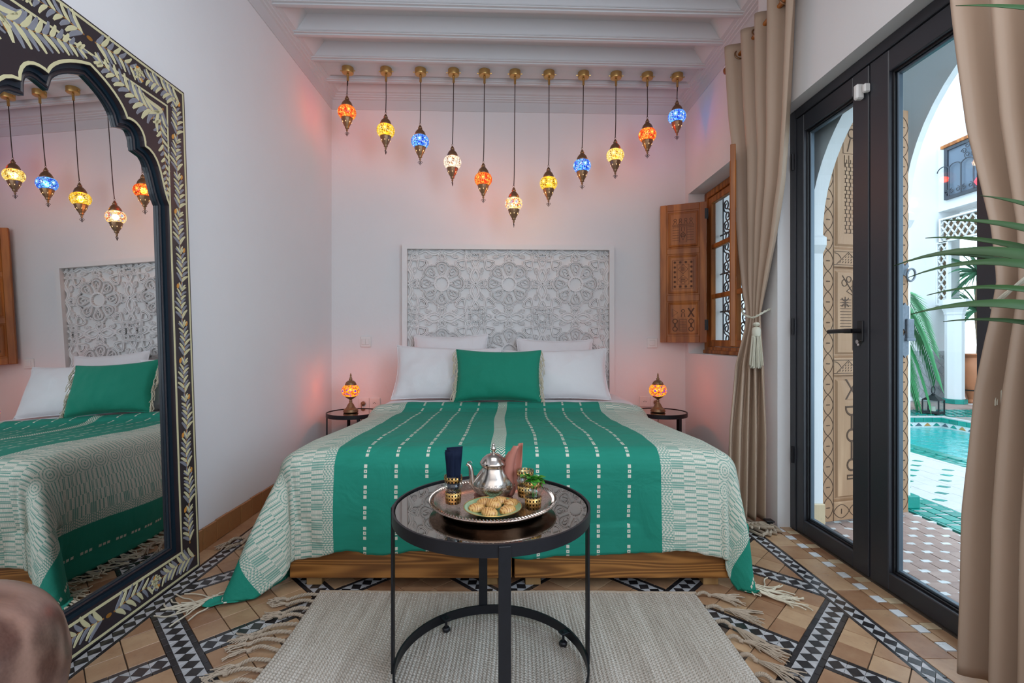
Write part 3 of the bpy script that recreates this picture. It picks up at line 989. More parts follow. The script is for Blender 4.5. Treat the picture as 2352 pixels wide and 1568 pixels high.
def shutter(loc, ang, mirrored=False):
    """panelled shutter, local x = width from the hinge, y = thickness, z = height"""
    W, H, T = .357, 1.136, .028
    s_ = thing('shutter', None, None, (loc[0] - 1.63, loc[1] - 3.5, loc[2] - WZ0)); s_.parent = wn
    s_.rotation_euler = (0, 0, ang)
    b = MB()
    st = .052
    b.box(0, st, -T / 2, T / 2, 0, H, .003); b.box(W - st, W, -T / 2, T / 2, 0, H, .003)
    zs = [0, .335, .735, H]      # rail positions from the bottom
    rails = [(0, .055), (.358 - .02, .358 + .032), (.735 - .01, .735 + .038), (H - .055, H)]
    for a, c in rails: b.box(st, W - st, -T / 2, T / 2, a, c, .003)
    o_ = [mk('shutter_frame', b, M['shutter'], s_, smooth=False, local=True)]
    cells = [(rails[0][1], rails[1][0]), (rails[1][1], rails[2][0]), (rails[2][1], rails[3][0])]
    for ci, (a, c) in enumerate(cells):
        x0, x1 = st, W - st
        p = MB()
        # raised and fielded panel, both faces
        for sg in (-1, 1):
            fy = sg * T / 2
            lv = [(0, sg * .004), (.012, sg * .001), (.016, sg * .009), (.030, sg * .003)]
            rings = [(x0 + o, x1 - o, a + o, c - o, sg * .002 + fy * .55 + d * .8) for o, d in lv]
            base = len(p.v)
            for (q0, q1, r0, r1, yv) in rings:
                p.v += [(q0, yv, r0), (q1, yv, r0), (q1, yv, r1), (q0, yv, r1)]
            for k in range(len(rings) - 1):
                for e in range(4):
                    f_ = (e + 1) % 4
                    p.f.append((base + 4 * k + e, base + 4 * k + f_, base + 4 * k + 4 + f_, base + 4 * k + 4 + e))
            p.f.append(tuple(base + 4 * (len(rings) - 1) + e for e in range(4)))
        pn = mk('panel', p, M['shutter'], s_, smooth=False, local=True)
        # cut ornament on both faces
        for sg in (-1, 1):
            cvb = MB()
            cx = (x0 + x1) / 2; cz = (a + c) / 2; hx = (x1 - x0) / 2 - .045; hz = (c - a) / 2 - .05
            def ln(pts, w=.0035, closed=False):
                rb = MB().ribbon(pts, w, 0, .0012, closed)
                yv = sg * (T / 2 * .55 + .0045)
                cvb.add([(x, yv + sg * z, y) for x, y, z in rb.v], rb.f)
            def circ(px_, pz, r, w=.003, n=14): ln([(px_ + r * cos(2 * pi * i / n), pz + r * sin(2 * pi * i / n)) for i in range(n)], w, True)
            if ci == 1:
                ln([(cx - hx, cz - hz), (cx + hx, cz - hz), (cx + hx, cz + hz), (cx - hx, cz + hz)], .003, True)
                q = .036
                ln([(cx - hx + q, cz - hz + q), (cx + hx - q, cz - hz + q), (cx + hx - q, cz + hz - q), (cx - hx + q, cz + hz - q)], .003, True)
                def star(px_, pz):
                    for k in range(4):
                        a_ = k * pi / 4
                        ln([(px_ - .011 * cos(a_), pz - .011 * sin(a_)), (px_ + .011 * cos(a_), pz + .011 * sin(a_))], .0042)
                nzv = 6
                for k in range(nzv):
                    zz = cz - hz + q / 2 + k * (2 * hz - q) / (nzv - 1)
                    star(cx - hx + q / 2, zz); star(cx + hx - q / 2, zz)
                for k in (1, 2):
                    xx = cx - hx + q / 2 + k * (2 * hx - q) / 3
                    star(xx, cz - hz + q / 2); star(xx, cz + hz - q / 2)
                for dz in (-.043, .043):
                    r = .038
                    ln([(cx - r, cz + dz), (cx, cz + dz - r), (cx + r, cz + dz), (cx, cz + dz + r)], .0035, True)
                    for k in range(4):
                        circ(cx + .011 * cos(k * pi / 2 + pi / 4), cz + dz + .011 * sin(k * pi / 2 + pi / 4), .008)
            elif ci == 2:
                ln([(cx - hx, cz + .028), (cx + hx, cz + .028)], .003); ln([(cx - hx, cz + .040), (cx + hx, cz + .040)], .003)
                for k in range(13): ln([(cx - hx + k * hx / 6, cz + .028), (cx - hx + k * hx / 6, cz + .040)], .002)
                for k in range(4):
                    xx = cx - hx + (k + .5) * hx / 2
                    circ(xx, cz + .078, .010, .004); ln([(xx - .012, cz + .045), (xx - .004, cz + .068)], .004); ln([(xx + .012, cz + .045), (xx + .004, cz + .068)], .004)
                for k in range(6):
                    zz = cz + .016 - k * .021
                    ln([(cx - hx, zz), (cx - .032, zz)], .003); ln([(cx + .032, zz), (cx + hx, zz)], .003)
                ln([(cx - .026, cz + .022), (cx + .026, cz + .022), (cx + .026, cz - hz), (cx - .026, cz - hz)], .003, True)
                circ(cx, cz - .045, .016, .006); circ(cx, cz - .045, .006, .004)
                ln([(cx - .02, cz - .045), (cx, cz - .088), (cx + .02, cz - .045)], .006)
                ln([(cx - .01, cz + .02), (cx - .012, cz - .01), (cx, cz - .03), (cx + .012, cz - .01), (cx + .01, cz + .02)], .004)
            else:
                for sg2 in (-1, 1):
                    xx = cx + sg2 * .062
                    ln([(xx - .024, cz - .10), (xx - .024, cz - .01)], .003)
                    if sg2 < 0:
                        ln([(xx - .022, cz + .012), (xx + .022, cz + .085)], .011); ln([(xx + .022, cz + .012), (xx - .022, cz + .085)], .011)
                    else:
                        ln([(xx - .022, cz + .048), (xx + .022, cz + .080), (xx + .022, cz + .016)], .004, True)
                    circ(xx, cz - .022, .018, .007, 12); circ(xx, cz - .086, .018, .007, 12)
                    ln([(xx, cz - .038), (xx, cz - .070)], .014)
                circ(cx, cz + .062, .012, .005); ln([(cx - .014, cz + .012), (cx - .008, cz + .045)], .005); ln([(cx + .014, cz + .012), (cx + .008, cz + .045)], .005)
                for k in range(8): ln([(cx - .026, cz - .010 - k * .013), (cx + .026, cz - .010 - k * .013)], .0025)
                ln([(cx - .026, cz - .004), (cx + .026, cz - .004), (cx + .026, cz - .106), (cx - .026, cz - .106)], .003, True)
            cvo = MB(); cvo.v = cvb.v; cvo.f = cvb.f
            mk('cut_ornament', cvo, M['carve'], pn, smooth=False, local=True)
    h = MB()
    for zz in (.10, H - .14):
        h.tube([(-.006, 0, zz), (-.006, 0, zz + .085)], .006, 8); h.box(-.006, .014, -T / 2 - .003, -T / 2, zz, zz + .085)
        h.box(-.006, .014, T / 2, T / 2 + .003, zz, zz + .085)
    mk('hinge', h, M['iron'], s_, local=True)
    return s_
shutter((1.605, 3.845, .967), atan2(3.985 - 3.845, 1.275 - 1.605))
shutter((1.415, 2.995, .955), atan2(2.67 - 2.995, 1.262 - 1.415))

# ---------------------------------------------------------------- glazed double door
XD0, XD1 = 1.497, 1.560
dz0, dz1 = 0.0, 2.177
doors = {}
d0 = mk('door_1', MB().box(XD0, XD1, 2.482, 2.528, 0, dz1 + .012, .003).box(XD0, XD1, .932, 2.482, dz1 - .035, dz1 + .012, .003).box(XD0, XD1, .932, .965, 0, dz1, .003), M['alu'], kind='structure', smooth=False)
def leaf(name, ya, yb_, sy):
    """ya..yb_ extents, stile widths"""
    x0, x1 = XD0 + .006, XD1 - .004
    t = thing(name, None, None, (x0, ya, 0), kind='structure')
    w1, w2 = sy
    b = MB()
    b.box(x0, x1, ya, ya + w1, .006, dz1 - .038, .003); b.box(x0, x1, yb_ - w2, yb_, .006, dz1 - .038, .003)
    b.box(x0 + .001, x1, ya + w1, yb_ - w2, .006, .075, .003); b.box(x0 + .001, x1, ya + w1, yb_ - w2, 2.053, dz1 - .038, .003)
    mk('door_frame', b, M['alu'], t, smooth=False)
    y0, y1, z0, z1 = ya + w1, yb_ - w2, .075, 2.053
    mk('gasket', fr_rect(y0, y1, z0, z1, .008, x0 + .016, x1 - .01, .001), M['rubber'], t, smooth=False)
    mk('glazing_bead', fr_rect(y0 + .008, y1 - .008, z0 + .008, z1 - .008, .010, x0 + .026, x1 - .008, .002), M['alu2'], t, smooth=False)
    mk('pane', MB().box(x0 + .036, x0 + .042, y0 + .008, y1 - .008, z0 + .008, z1 - .008), M['pane'], t, smooth=False)
    return t
dA = leaf('door_2', 1.986, 2.480, (.092, .058))
dB = leaf('door_3', 1.468, 1.978, (.062, .096))
# handle, cylinder
b = MB(); b.box(1.497, 1.504, 2.012, 2.046, .985, 1.075, .003)
h = mk('handle_plate', b, M['rubber'], dA)
b = MB(); b.tube([(1.50, 2.030, 1.032), (1.462, 2.030, 1.032)], .0095, 10)
b.tube(smoothpath([(1.463, 2.026, 1.032), (1.456, 2.045, 1.032), (1.455, 2.09, 1.032), (1.458, 2.165, 1.030)], 5), [.0105] * 8 + [.0095] * 8, 10)
mk('handle', b, M['rubber'], h, label='black lever handle')
b = MB(); b.tube([(1.505, 2.034, .986), (1.490, 2.034, .986)], .009, 12); b.box(1.492, 1.503, 2.029, 2.039, .968, .986, .002)
mk('lock_cylinder', b, M['silverp'], dA)
b = MB()
for zz in (.35, 1.02, 1.88):
    b.tube([(1.494, 2.499, zz), (1.494, 2.499, zz + .085)], .009, 8)
mk('hinge', b, M['iron'], d0)
ds = thing('door_sensor', 'small white door alarm sensor stuck at the top of the dark door stile', 'sensor', (1.49, 2.0, 2.03))
mk('sensor_body', MB().box(1.468, 1.502, 2.003, 2.028, 2.008, 2.072, .006), M['plastic'], ds)
mk('magnet', MB().box(1.478, 1.503, 1.972, 1.990, 2.022, 2.058, .004), M['plastic'], ds)
# ================================================================ MIRROR leaning on the left wall
mir = thing('floor_mirror', 'tall arched floor mirror, black frame painted with cream leaves, leaning on the left wall', 'mirror', (-1.36, 1.612, 0))
MH, MW = 2.07, .475
ml_x0, ml_x1 = -1.347, -1.416
def MM(u, v, w):        # u along the wall (+ = far side), v height, w towards the room
    k = (ml_x1 - ml_x0) / MH
    return (ml_x0 + k * v + w, 1.612 + u, v + .004 - k * w)
def mirror_mb(b):
    o = MB(); o.v = [MM(x, y, z) for x, y, z in b.v]; o.f = b.f; return o
def arch_side(off=0.0):
    """right half of the opening from the foot to the apex"""
    cusps = [(.357, 1.545), (.222, 1.73), (.134, 1.80), (0, 1.913)]
    pts = [(.357, .115)] + [(.357, .115 + (1.545 - .115) * i / 8) for i in range(1, 8)]
    pts += bez((.357, 1.545), (.310, 1.61), (.325, 1.735), (.233, 1.738), 10)[:-1]
    pts += bez((.233, 1.738), (.236, 1.80), (.190, 1.822), (.148, 1.805), 8)[:-1]
    pts += bez((.148, 1.805), (.142, 1.842), (.085, 1.890), (.0, 1.917), 9)
    return pts
rs = arch_side()
hole = rs + [(-x, y) for x, y in reversed(rs[:-1])]
def offset(poly, d):
    n = len(poly); out = []
    for i in range(n):
        p0, p1, p2 = poly[i - 1], poly[i], poly[(i + 1) % n]
        a = (p1[0] - p0[0], p1[1] - p0[1]); c = (p2[0] - p1[0], p2[1] - p1[1])
        la = hypot(*a) or 1; lc = hypot(*c) or 1
        nx = -(a[1] / la + c[1] / lc); ny = (a[0] / la + c[0] / lc)
        l = hypot(nx, ny) or 1; dt = max(.55, l / 2)
        out.append((p1[0] + nx / l * d / dt, p1[1] + ny / l * d / dt))
    return out
sgn = 1 if sum(hole[i][0] * hole[(i + 1) % len(hole)][1] - hole[(i + 1) % len(hole)][0] * hole[i][1] for i in range(len(hole))) > 0 else -1
inn = lambda d: offset(hole, sgn * d)
outer = [(-MW, 0), (MW, 0), (MW, MH), (-MW, MH)]
mk('frame', mirror_mb(MB().plate(outer, [hole], -.018, 0)), M['lacquer'], mir, smooth=False)
mk('inner_moulding', mirror_mb(MB().plate([(-MW + .03, .03), (MW - .03, .03), (MW - .03, MH - .03), (-MW + .03, MH - .03)], [inn(.014)], -.025, -.018)), M['lacquer2'], mir, smooth=False)
# rounded second step that follows the arch
h2 = inn(.030)
b = MB().plate([(-MW + .03, .03), (MW - .03, .03), (MW - .03, MH - .03), (-MW + .03, MH - .03)], [h2], -.033, -.025)
mk('inner_step', mirror_mb(b), M['lacquer2'], mir, smooth=False)
b = MB(); b.tube([(x, y, -.0255) for x, y in inn(.022)], .0055, 6, closed=True)
mk('bead', mirror_mb(b), M['lacquer'], mir)
# side blocks at the corners
b = MB()
for (u0, u1, v0, v1) in ((MW - .02, MW + .012, 1.80, MH + .012), (MW - .14, MW + .012, MH - .02, MH + .012), (MW - .02, MW + .012, -.003, .20),
                         (-MW - .012, -MW + .02, 1.80, MH + .012), (-MW - .012, -MW + .14, MH - .02, MH + .012), (-MW - .012, -MW + .02, -.003, .20)):
    b.box(u0, u1, v0, v1, -.034, -.012, .003)
    mk('corner_block', mirror_mb(b), M['lacquer'], mir, smooth=False); b = MB()
mk('mirror_glass', mirror_mb(MB().box(-MW + .05, MW - .05, .05, MH - .05, -.036, -.0335)), M['mirror'], mir, smooth=False)
# painted lines
b = MB()
def rectline(d, w):
    p = [(-MW + d, d), (MW - d, d), (MW - d, MH - d), (-MW + d, MH - d)]
    b.plate([(-MW + d, d), (MW - d, d), (MW - d, MH - d), (-MW + d, MH - d)], [[(-MW + d + w, d + w), (MW - d - w, d + w), (MW - d - w, MH - d - w), (-MW + d + w, MH - d - w)]], 0, .0007)
rectline(.006, .009)
ub, vb = .368, MH - .107
b.plate([(-ub, .104), (ub, .104), (ub, vb), (-ub, vb)], [[(-ub + .008, .112), (ub - .008, .112), (ub - .008, vb - .008), (-ub + .008, vb - .008)]], 0, .0007)
b.ribbon(offset(hole, -sgn * .006), .010, 0, .0008, True, .1)
mk('painted_line', mirror_mb(b), M['cream_paint'], mir, smooth=False)
# painted leaf sprays
LV = {'cream_paint': MB(), 'grey_paint': MB(), 'orange_paint': MB(), 'stem_paint': MB()}
def paint_leaf(x, y, a, L, W, key, bend=0.0):
    n = 7; pts = []; ws = []
    for i in range(n):
        t = i / (n - 1); aa = a + bend * t
        pts.append((x, y)); ws.append(max(.0012, W * sin(pi * min(1, (.10 + .80 * t ** .7))) ** .8))
        x += cos(aa) * L / (n - 1); y += sin(aa) * L / (n - 1)
    LV[key].ribbon(pts, ws, 0, .0012 if key == 'cream_paint' else .0010, False, .2)
def spray(path, L0, L1, W, side=1, dots=True, step=.020):
    path = smoothpath(path, 8)
    acc = 0; k = 0; tot = sum(hypot(path[i + 1][0] - path[i][0], path[i + 1][1] - path[i][1]) for i in range(len(path) - 1)); run = 0
    LV['stem_paint'].ribbon(path, [max(.002, .0055 * (1 - i / len(path))) for i in range(len(path))], 0, .0008, False, .2)
    for i in range(len(path) - 1):
        dx, dy = path[i + 1][0] - path[i][0], path[i + 1][1] - path[i][1]
        l = hypot(dx, dy); acc += l; run += l
        if acc > step:
            acc = 0; k += 1
            a = atan2(dy, dx); f = 1 - run / tot; LL = lerp(L1, L0, f)
            for sg in (-1, 1):
                paint_leaf(path[i][0], path[i][1], a + sg * .62, LL * R.uniform(.85, 1.1), W * lerp(.7, 1, f), 'cream_paint' if (k + (sg > 0)) % 2 else 'grey_paint', sg * .55)
    a = atan2(path[-1][1] - path[-3][1], path[-1][0] - path[-3][0])
    for sg in (-1, 0, 1): paint_leaf(path[-1][0], path[-1][1], a + sg * .5, L1, W * .7, 'cream_paint' if sg else 'grey_paint', sg * .3)
def dot(x, y, a=0.0):
    n = 12
    LV['orange_paint'].prism([(x + .0115 * cos(q) * cos(a) - .007 * sin(q) * sin(a), y + .0115 * cos(q) * sin(a) + .007 * sin(q) * cos(a)) for q in [2 * pi * i / n for i in range(n)]], 0, .0011)
mb_ = .060
# bands: verticals
for su in (-1, 1):
    uc = su * (MW - mb_ + .001)
    v = .125; kk = 0
    while v < 1.90:
        spray([(uc, v), (uc + .008 * (1 if kk % 2 else -1), v + .075), (uc, v + .135)], .056, .034, .0145, step=.0150)
        dot(uc + .022 * (1 if kk % 2 else -1), v + .150, 1.2); v += .157; kk += 1
for (vc) in (mb_, MH - mb_ - .0):
    u = 0.0
    for su in (-1, 1):
        for (q0, q1) in ((.445, .225), (.02, .20)):
            spray([(su * q0, vc), (su * (q0 + q1) / 2, vc + .010), (su * q1, vc)], .066, .040, .0165, step=.0150)
        dot(su * .212, vc + .02); dot(su * .225, vc - .018); dot(0.0, vc)
# spandrels
for su in (-1, 1):
    cx, cy_ = su * .342, vb - .025
    spray([(cx, cy_), (su * .290, 1.90), (su * .21, 1.905), (su * .12, 1.935), (su * .045, 1.95)], .092, .036, .020, step=.0185)
    spray([(cx, cy_), (su * .322, 1.86), (su * .338, 1.76), (su * .347, 1.66), (su * .351, 1.60)], .064, .020, .015, step=.017)
    LV['stem_paint'].ribbon([(cx, cy_), (su * .27, 1.86)], [.006, .003], 0, .0009)
    for a_, l_ in ((-2.2, .06), (-2.6, .07), (-1.9, .06)):
        paint_leaf(su * .318, 1.915, a_ if su > 0 else pi - a_, l_, .014, 'cream_paint' if l_ > .065 else 'grey_paint')
for key, mbx in LV.items():
    mk({'cream_paint': 'cream_leaves', 'grey_paint': 'grey_leaves', 'orange_paint': 'orange_dots', 'stem_paint': 'stems'}[key], mirror_mb(mbx), M[key], mir, smooth=False, kind='stuff')

# ================================================================ HEADBOARD
hb = thing('headboard', 'tall white carved headboard panel with eight-petal rosettes on the back wall', 'headboard', (0, 3.96, .2))
HX0, HX1, HZ0, HZ1 = -.862, .884, .28, 1.772
def HBM(x, z, w):        # w towards the room, follows the skewed wall
    return (x, yb(x) - .004 - w, z)
def hbmb(b):
    o = MB(); o.v = [HBM(x, y, z) for x, y, z in b.v]; o.f = b.f; return o
ft = .040
mk('headboard_frame', hbmb(MB().plate([(HX0, HZ0), (HX1, HZ0), (HX1, HZ1), (HX0, HZ1)], [[(HX0 + ft, HZ0 + ft), (HX1 - ft, HZ0 + ft), (HX1 - ft, HZ1 - ft), (HX0 + ft, HZ1 - ft)]], 0, .062)), M['white'], hb, smooth=False)
mk('back_panel', hbmb(MB().box(HX0 + .01, HX1 - .01, HZ0 + .01, HZ1 - .01, .0, .007)), M['white'], hb, smooth=False)
PX = (HX1 - HX0 - 2 * ft) / 3; HP = PX / 2
cb = MB()
z0_, z1_ = .006, .026
def add_rib(pts, w, closed=False, dz=0.0, ch=.25):
    ps = [(x * HP, y * HP) for x, y in pts]
    wm = max(w) if isinstance(w, list) else w
    w = [q * 1.4 for q in w] if isinstance(w, list) else w * 1.4
    if wm >= .008: cb.gribbon(ps, [q * 1.15 for q in w] if isinstance(w, list) else w * 1.15, z0_, z1_ + dz, closed)
    else: cb.ribbon(ps, w, z0_, z1_ + dz, closed, ch)
def rot(pts, a): return [(x * cos(a) - y * sin(a), x * sin(a) + y * cos(a)) for x, y in pts]
def circ_pts(cx, cy_, r, a0=0, a1=2 * pi, n=16): return [(cx + r * cos(lerp(a0, a1, i / n)), cy_ + r * sin(lerp(a0, a1, i / n))) for i in range(n + 1)]
def drop(tip, base, wd, n=8):
    """teardrop outline from the tip round the base and back"""
    tx, ty = tip; bx, by = base; dx, dy = bx - tx, by - ty; l = hypot(dx, dy); ux, uy = dx / l, dy / l; nx, ny = -uy, ux
    P = lambda a, s: (tx + ux * a * l + nx * s * wd, ty + uy * a * l + ny * s * wd)
    return bez(P(0, 0), P(.3, .25), P(.55, 1.0), P(.8, .92), n)[:-1] + bez(P(.8, .92), P(1.06, .75), P(1.06, -.75), P(.8, -.92), n)[:-1] + bez(P(.8, -.92), P(.55, -1.0), P(.3, -.25), P(0, 0), n)
# centre disc with teeth
teeth = []
for i in range(48):
    a = 2 * pi * i / 48; r = (.185, .185, .165)[i % 3]
    teeth.append((r * cos(a), r * sin(a)))
cb.plate([(x * HP, y * HP) for x, y in circ_pts(0, 0, .235, n=32)[:-1]], [[(x * HP, y * HP) for x, y in teeth]], z0_, z1_ + .003)
for k in range(8):
    a = k * pi / 4
    add_rib(rot(drop((.20, 0), (.60, 0), .135), a), .0085, dz=.004)
    add_rib(rot(drop((.54, 0), (.37, 0), .055), a), .0045, dz=.001)
    add_rib(rot([(.37, .012), (.33, .052), (.30, .05), (.315, .03)], a), .004); add_rib(rot([(.37, -.012), (.33, -.052), (.30, -.05), (.315, -.03)], a), .004)
    add_rib(rot([(.24, .0), (.34, 0.0)], a), .007)
    # interlacing outer lobe
    sp = bez((.60, -.245), (.70, -.13), (.73, .02), (.60, .16), 8)
    add_rib(rot([(x, y) for x, y in [(.52, -.215), (.60, -.175), (.655, -.09), (.665, 0), (.655, .09), (.60, .175), (.52, .215)]], a), .010, dz=.001)
for k in range(4):
    a = k * pi / 2
    add_rib(rot(drop((.985, 0), (.72, 0), .115), a), .0125, dz=.002)
    add_rib(rot(drop((.90, 0), (.765, 0), .05), a), .005, dz=.003)
    a2 = a + pi / 4
    add_rib(rot(drop((1.03, 0), (.70, 0), .165), a2), .013, dz=.002)
    add_rib(rot(drop((1.0, 0), (.76, 0), .10), a2), .0055, dz=.004)
    # S-link between the lobe ring and the drops
    add_rib(rot([(.62, .12), (.68, .10), (.72, .13)], a), .010); add_rib(rot([(.62, -.12), (.68, -.10), (.72, -.13)], a), .010)
    # ogee along the tile edge
    for s2 in (-1, 1):
        og = smoothpath([(.985, s2 * .02), (.93, s2 * .10), (.885, s2 * .20), (.90, s2 * .31), (.965, s2 * .42), (.985, s2 * .50), (.93, s2 * .60), (.90, s2 * .68)], 4)
        add_rib(rot(og, a), [.012 + .009 * sin(pi * i / (len(og) - 1)) for i in range(len(og))])
        sc = []
        for i in range(18):
            t = i / 17; aa = 2.6 - t * 6.0; rr = .075 * (1 - .72 * t)
            sc.append((.800 + rr * cos(aa) , s2 * (.40 + rr * sin(aa))))
        add_rib(rot([(.885, s2 * .27), (.80, s2 * .33)] + sc[2:], a), [.011] * 8 + [.009] * 11)
    # corner star quarter: lies round (1,1)
    q = []
    for (cx, cy_, r, a0, a1) in ((.80, .80, .075, 0.0, 2 * pi), (.80, .955, .085, pi * .5, pi * 1.5), (.955, .80, .085, pi, 2 * pi)):
        add_rib(rot(circ_pts(cx, cy_, r, a0, a1, 14), a), .013 if r < .08 else .011, closed=False)
    add_rib(rot([(.87, .99), (.905, .94), (.87, .87), (.94, .905), (.99, .87)], a), .012, dz=.002)
    add_rib(rot(circ_pts(.80, .80, .125, pi * .55, pi * 1.95, 14), a), .009)
cb_o = MB(); cb_o.v = cb.v; cb_o.f = cb.f
first = None
for j in range(3):
    for i in range(3):
        cx = HX0 + ft + PX * (i + .5); cz = HZ1 - ft - PX * (j + .5)
        if j == 2: continue
        if first is None:
            loc = MB(); loc.v = [(x, -z, y) for x, y, z in cb_o.v]; loc.f = cb_o.f
            first = mk('carved_rosette', loc, M['white'], hb, smooth=False, local=True); o = first
        else:
            o = first.copy(); COL.objects.link(o)
        o.location = (cx - 0, yb(cx) - .004 - 3.96, cz - .2)
        o.rotation_euler = (0, 0, math.atan(SK))

# ================================================================ BED
bed = thing('bed_frame', 'low stained pine platform bed base made of two wide boxes', 'bed', (0.01, 3.0, 0))
BY0, BY1 = 1.905, 3.93
gapx = .021
for (x0, x1) in ((-.872, gapx - .004), (gapx + .006, .894)):
    bx = thing('bed_box', None, None, (0, 0, 0)); bx.parent = bed
    for nm, (a, c, d, e) in {'front_board': (x0, x1, BY0, BY0 + .028), 'rear_board': (x0, x1, BY1 - .028, BY1), 'side_board': (x0, x0 + .028, BY0 + .028, BY1 - .028), 'side_board.': (x1 - .028, x1, BY0 + .028, BY1 - .028)}.items():
        mk(nm.strip('.'), MB().box(a, c, d, e, .042, .215, .003), M['wood'], bx, smooth=False)
    mk('slat_deck', MB().box(x0 + .02, x1 - .02, BY0 + .02, BY1 - .02, .18, .214), M['wood'], bx, smooth=False)
    for lx in ((x0 + .055, x1 - .12) if x0 < 0 else (x0 + .045, x1 - .10)):
        for ly in (BY0 + .03, 2.95, BY1 - .12):
            mk('leg', MB().box(lx, lx + .062, ly, ly + .062, .0, .042, .002), M['leg'], bx, smooth=False)
def rbox(b, x0, x1, y0, y1, z0, z1, r, n=5, amp=0.0):
    """rounded box by superellipse rings"""
    ax, ay, az = (x1 - x0) / 2, (y1 - y0) / 2, (z1 - z0) / 2; cx, cy_, cz = (x0 + x1) / 2, (y0 + y1) / 2, (z0 + z1) / 2
    prof_ = [(r - 0, 0)]
    rings = [(-az, r)] + [(-az + r * (1 - cos(i / n * pi / 2)), r - r * sin(i / n * pi / 2)) for i in range(1, n + 1)]
    rings += [(az - r * (1 - cos(i / n * pi / 2)), r - r * sin(i / n * pi / 2)) for i in range(n, 0, -1)] + [(az, r)]
    o = len(b.v); m = 0; K = 6
    for (z, ins) in rings:
        pts = []
        for (sx, sy, a0) in ((1, 1, 0), (-1, 1, pi / 2), (-1, -1, pi), (1, -1, 1.5 * pi)):
            rc = max(.002, r)
            for k in range(K + 1):
                a = a0 + k / K * pi / 2
                pts.append((cx + sx * (ax - rc) + (rc - ins * .999) * cos(a), cy_ + sy * (ay - rc) + (rc - ins * .999) * sin(a), cz + z))
        m = len(pts); b.v += pts
    nr = len(rings)
    for j in range(nr - 1):
        for i in range(m):
            k = (i + 1) % m
            b.f.append((o + j * m + i, o + j * m + k, o + (j + 1) * m + k, o + (j + 1) * m + i))
    b.f.append(tuple(o + i for i in reversed(range(m)))); b.f.append(tuple(o + (nr - 1) * m + i for i in range(m)))
    return b
ms = mk('mattress', rbox(MB(), -.865, .885, 1.965, 3.87, .217, .495, .05), M['linen'])
tag(ms, 'thick mattress in a white sheet on the low pine bed base', 'mattress')
sh = thing('duvet', 'flat white duvet folded under the throw and pillows at the head of the bed', 'duvet', (0, 3.55, .5))
def duvet_fn(i, j):
    nu, nv = 60, 40
    u = i / (nu - 1) * 2 - 1; v = j / (nv - 1) * 2 - 1
    x = .01 + .905 * math.copysign(abs(u) ** .75, u); y = 3.53 + .34 * math.copysign(abs(v) ** .8, v)
    e = min(1, (1 - max(abs(u), abs(v))) / .14)
    z = .497 + .058 * sqrt(max(0, 1 - (1 - e) ** 2)) + .006 * noise.noise(Vector((x * 6, y * 6, 0)))
    return (x, y, z)
b = MB().grid(60, 40, duvet_fn); b.add([(-.89, 3.19, .497), (.91, 3.19, .497), (.91, 3.86, .497), (-.89, 3.86, .497)], [(3, 2, 1, 0)])
mk('duvet_cover', b, M['linen'], sh, smooth=True)

def pillow_mesh(W, H, T, seed=0, n=34, pin=.07, wr=.006):
    b = MB()
    def side(sg):
        def fn(i, j):
            u = i / (n - 1) * 2 - 1; v = j / (n - 1) * 2 - 1
            x = u * W / 2 * (1 - pin * (1 - v * v) ** 1.0 * abs(u) ** 3)
            z = v * H / 2 * (1 - pin * 1.5 * (1 - u * u) ** 1.0 * abs(v) ** 3)
            e = max(0, (1 - u * u) * (1 - v * v))
            y = T / 2 * e ** .42 * (1 - .12 * v)
            y += wr * noise.noise(Vector((x * 7 + seed, z * 7, sg))) * min(1, e * 3) + wr * .5 * noise.noise(Vector((x * 20 + seed, z * 14, sg * 2))) * min(1, e * 3)
            return (x, sg * y, z)
        return fn
    b.grid(n, n, side(-1)); b.grid(n, n, side(1)); return b
def pillow(name, label, loc, W, H, T, tilt, yaw=0, roll=0, m='linen', seed=0, group=None, wr=.016):
    t = thing(name, label, name.replace('_', ' ').split()[-1], loc, group)
    t.rotation_euler = (tilt, roll, yaw)
    p = mk('pillowcase' if name == 'pillow' else 'cushion_cover', pillow_mesh(W, H, T, seed, wr=wr), M[m], t, smooth=True, local=True)
    b = MB()                     # hem seam round the edge
    n = 26; loop = []
    for k in range(4):
        for i in range(n):
            s_ = i / n * 2 - 1
            u, v = ((s_, -1), (1, s_), (-s_, 1), (-1, -s_))[k]
            loop.append((u * W / 2 * (1 - .07 * (1 - v * v) * abs(u) ** 3), 0, v * H / 2 * (1 - .105 * (1 - u * u) * abs(v) ** 3)))
    b.tube(loop, .0035, 6, closed=True)
    mk('seam', b, M[m], t, local=True)
    return t
GP = 'white pillows against the carved headboard'
pillow('pillow', 'small white pillow standing behind the left of the bed, against the rosettes', (-.455, 3.80, .80), .60, .48, .15, radians(-13), 0, radians(-.8), seed=3, group=GP)
pillow('pillow', 'small white pillow standing behind the right of the bed, against the rosettes', (.375, 3.81, .775), .62, .46, .15, radians(-13), 0, radians(1.0), seed=9, group=GP)
pillow('pillow', 'large white pillow leaning on the left, partly behind the green cushion', (-.440, 3.50, .745), .785, .42, .20, radians(-24), radians(2), radians(1.6), seed=14, group=GP)
pillow('pillow', 'large white pillow leaning on the right, partly behind the green cushion', (.350, 3.51, .735), .785, .40, .20, radians(-24), radians(-3), radians(-1.2), seed=22, group=GP)
gc = pillow('cushion', 'emerald green cushion with cream fringe leaning on the white pillows mid bed', (-.065, 3.31, .742), .60, .375, .17, radians(-20), 0, radians(.6), 'emerald', seed=31, wr=.012)
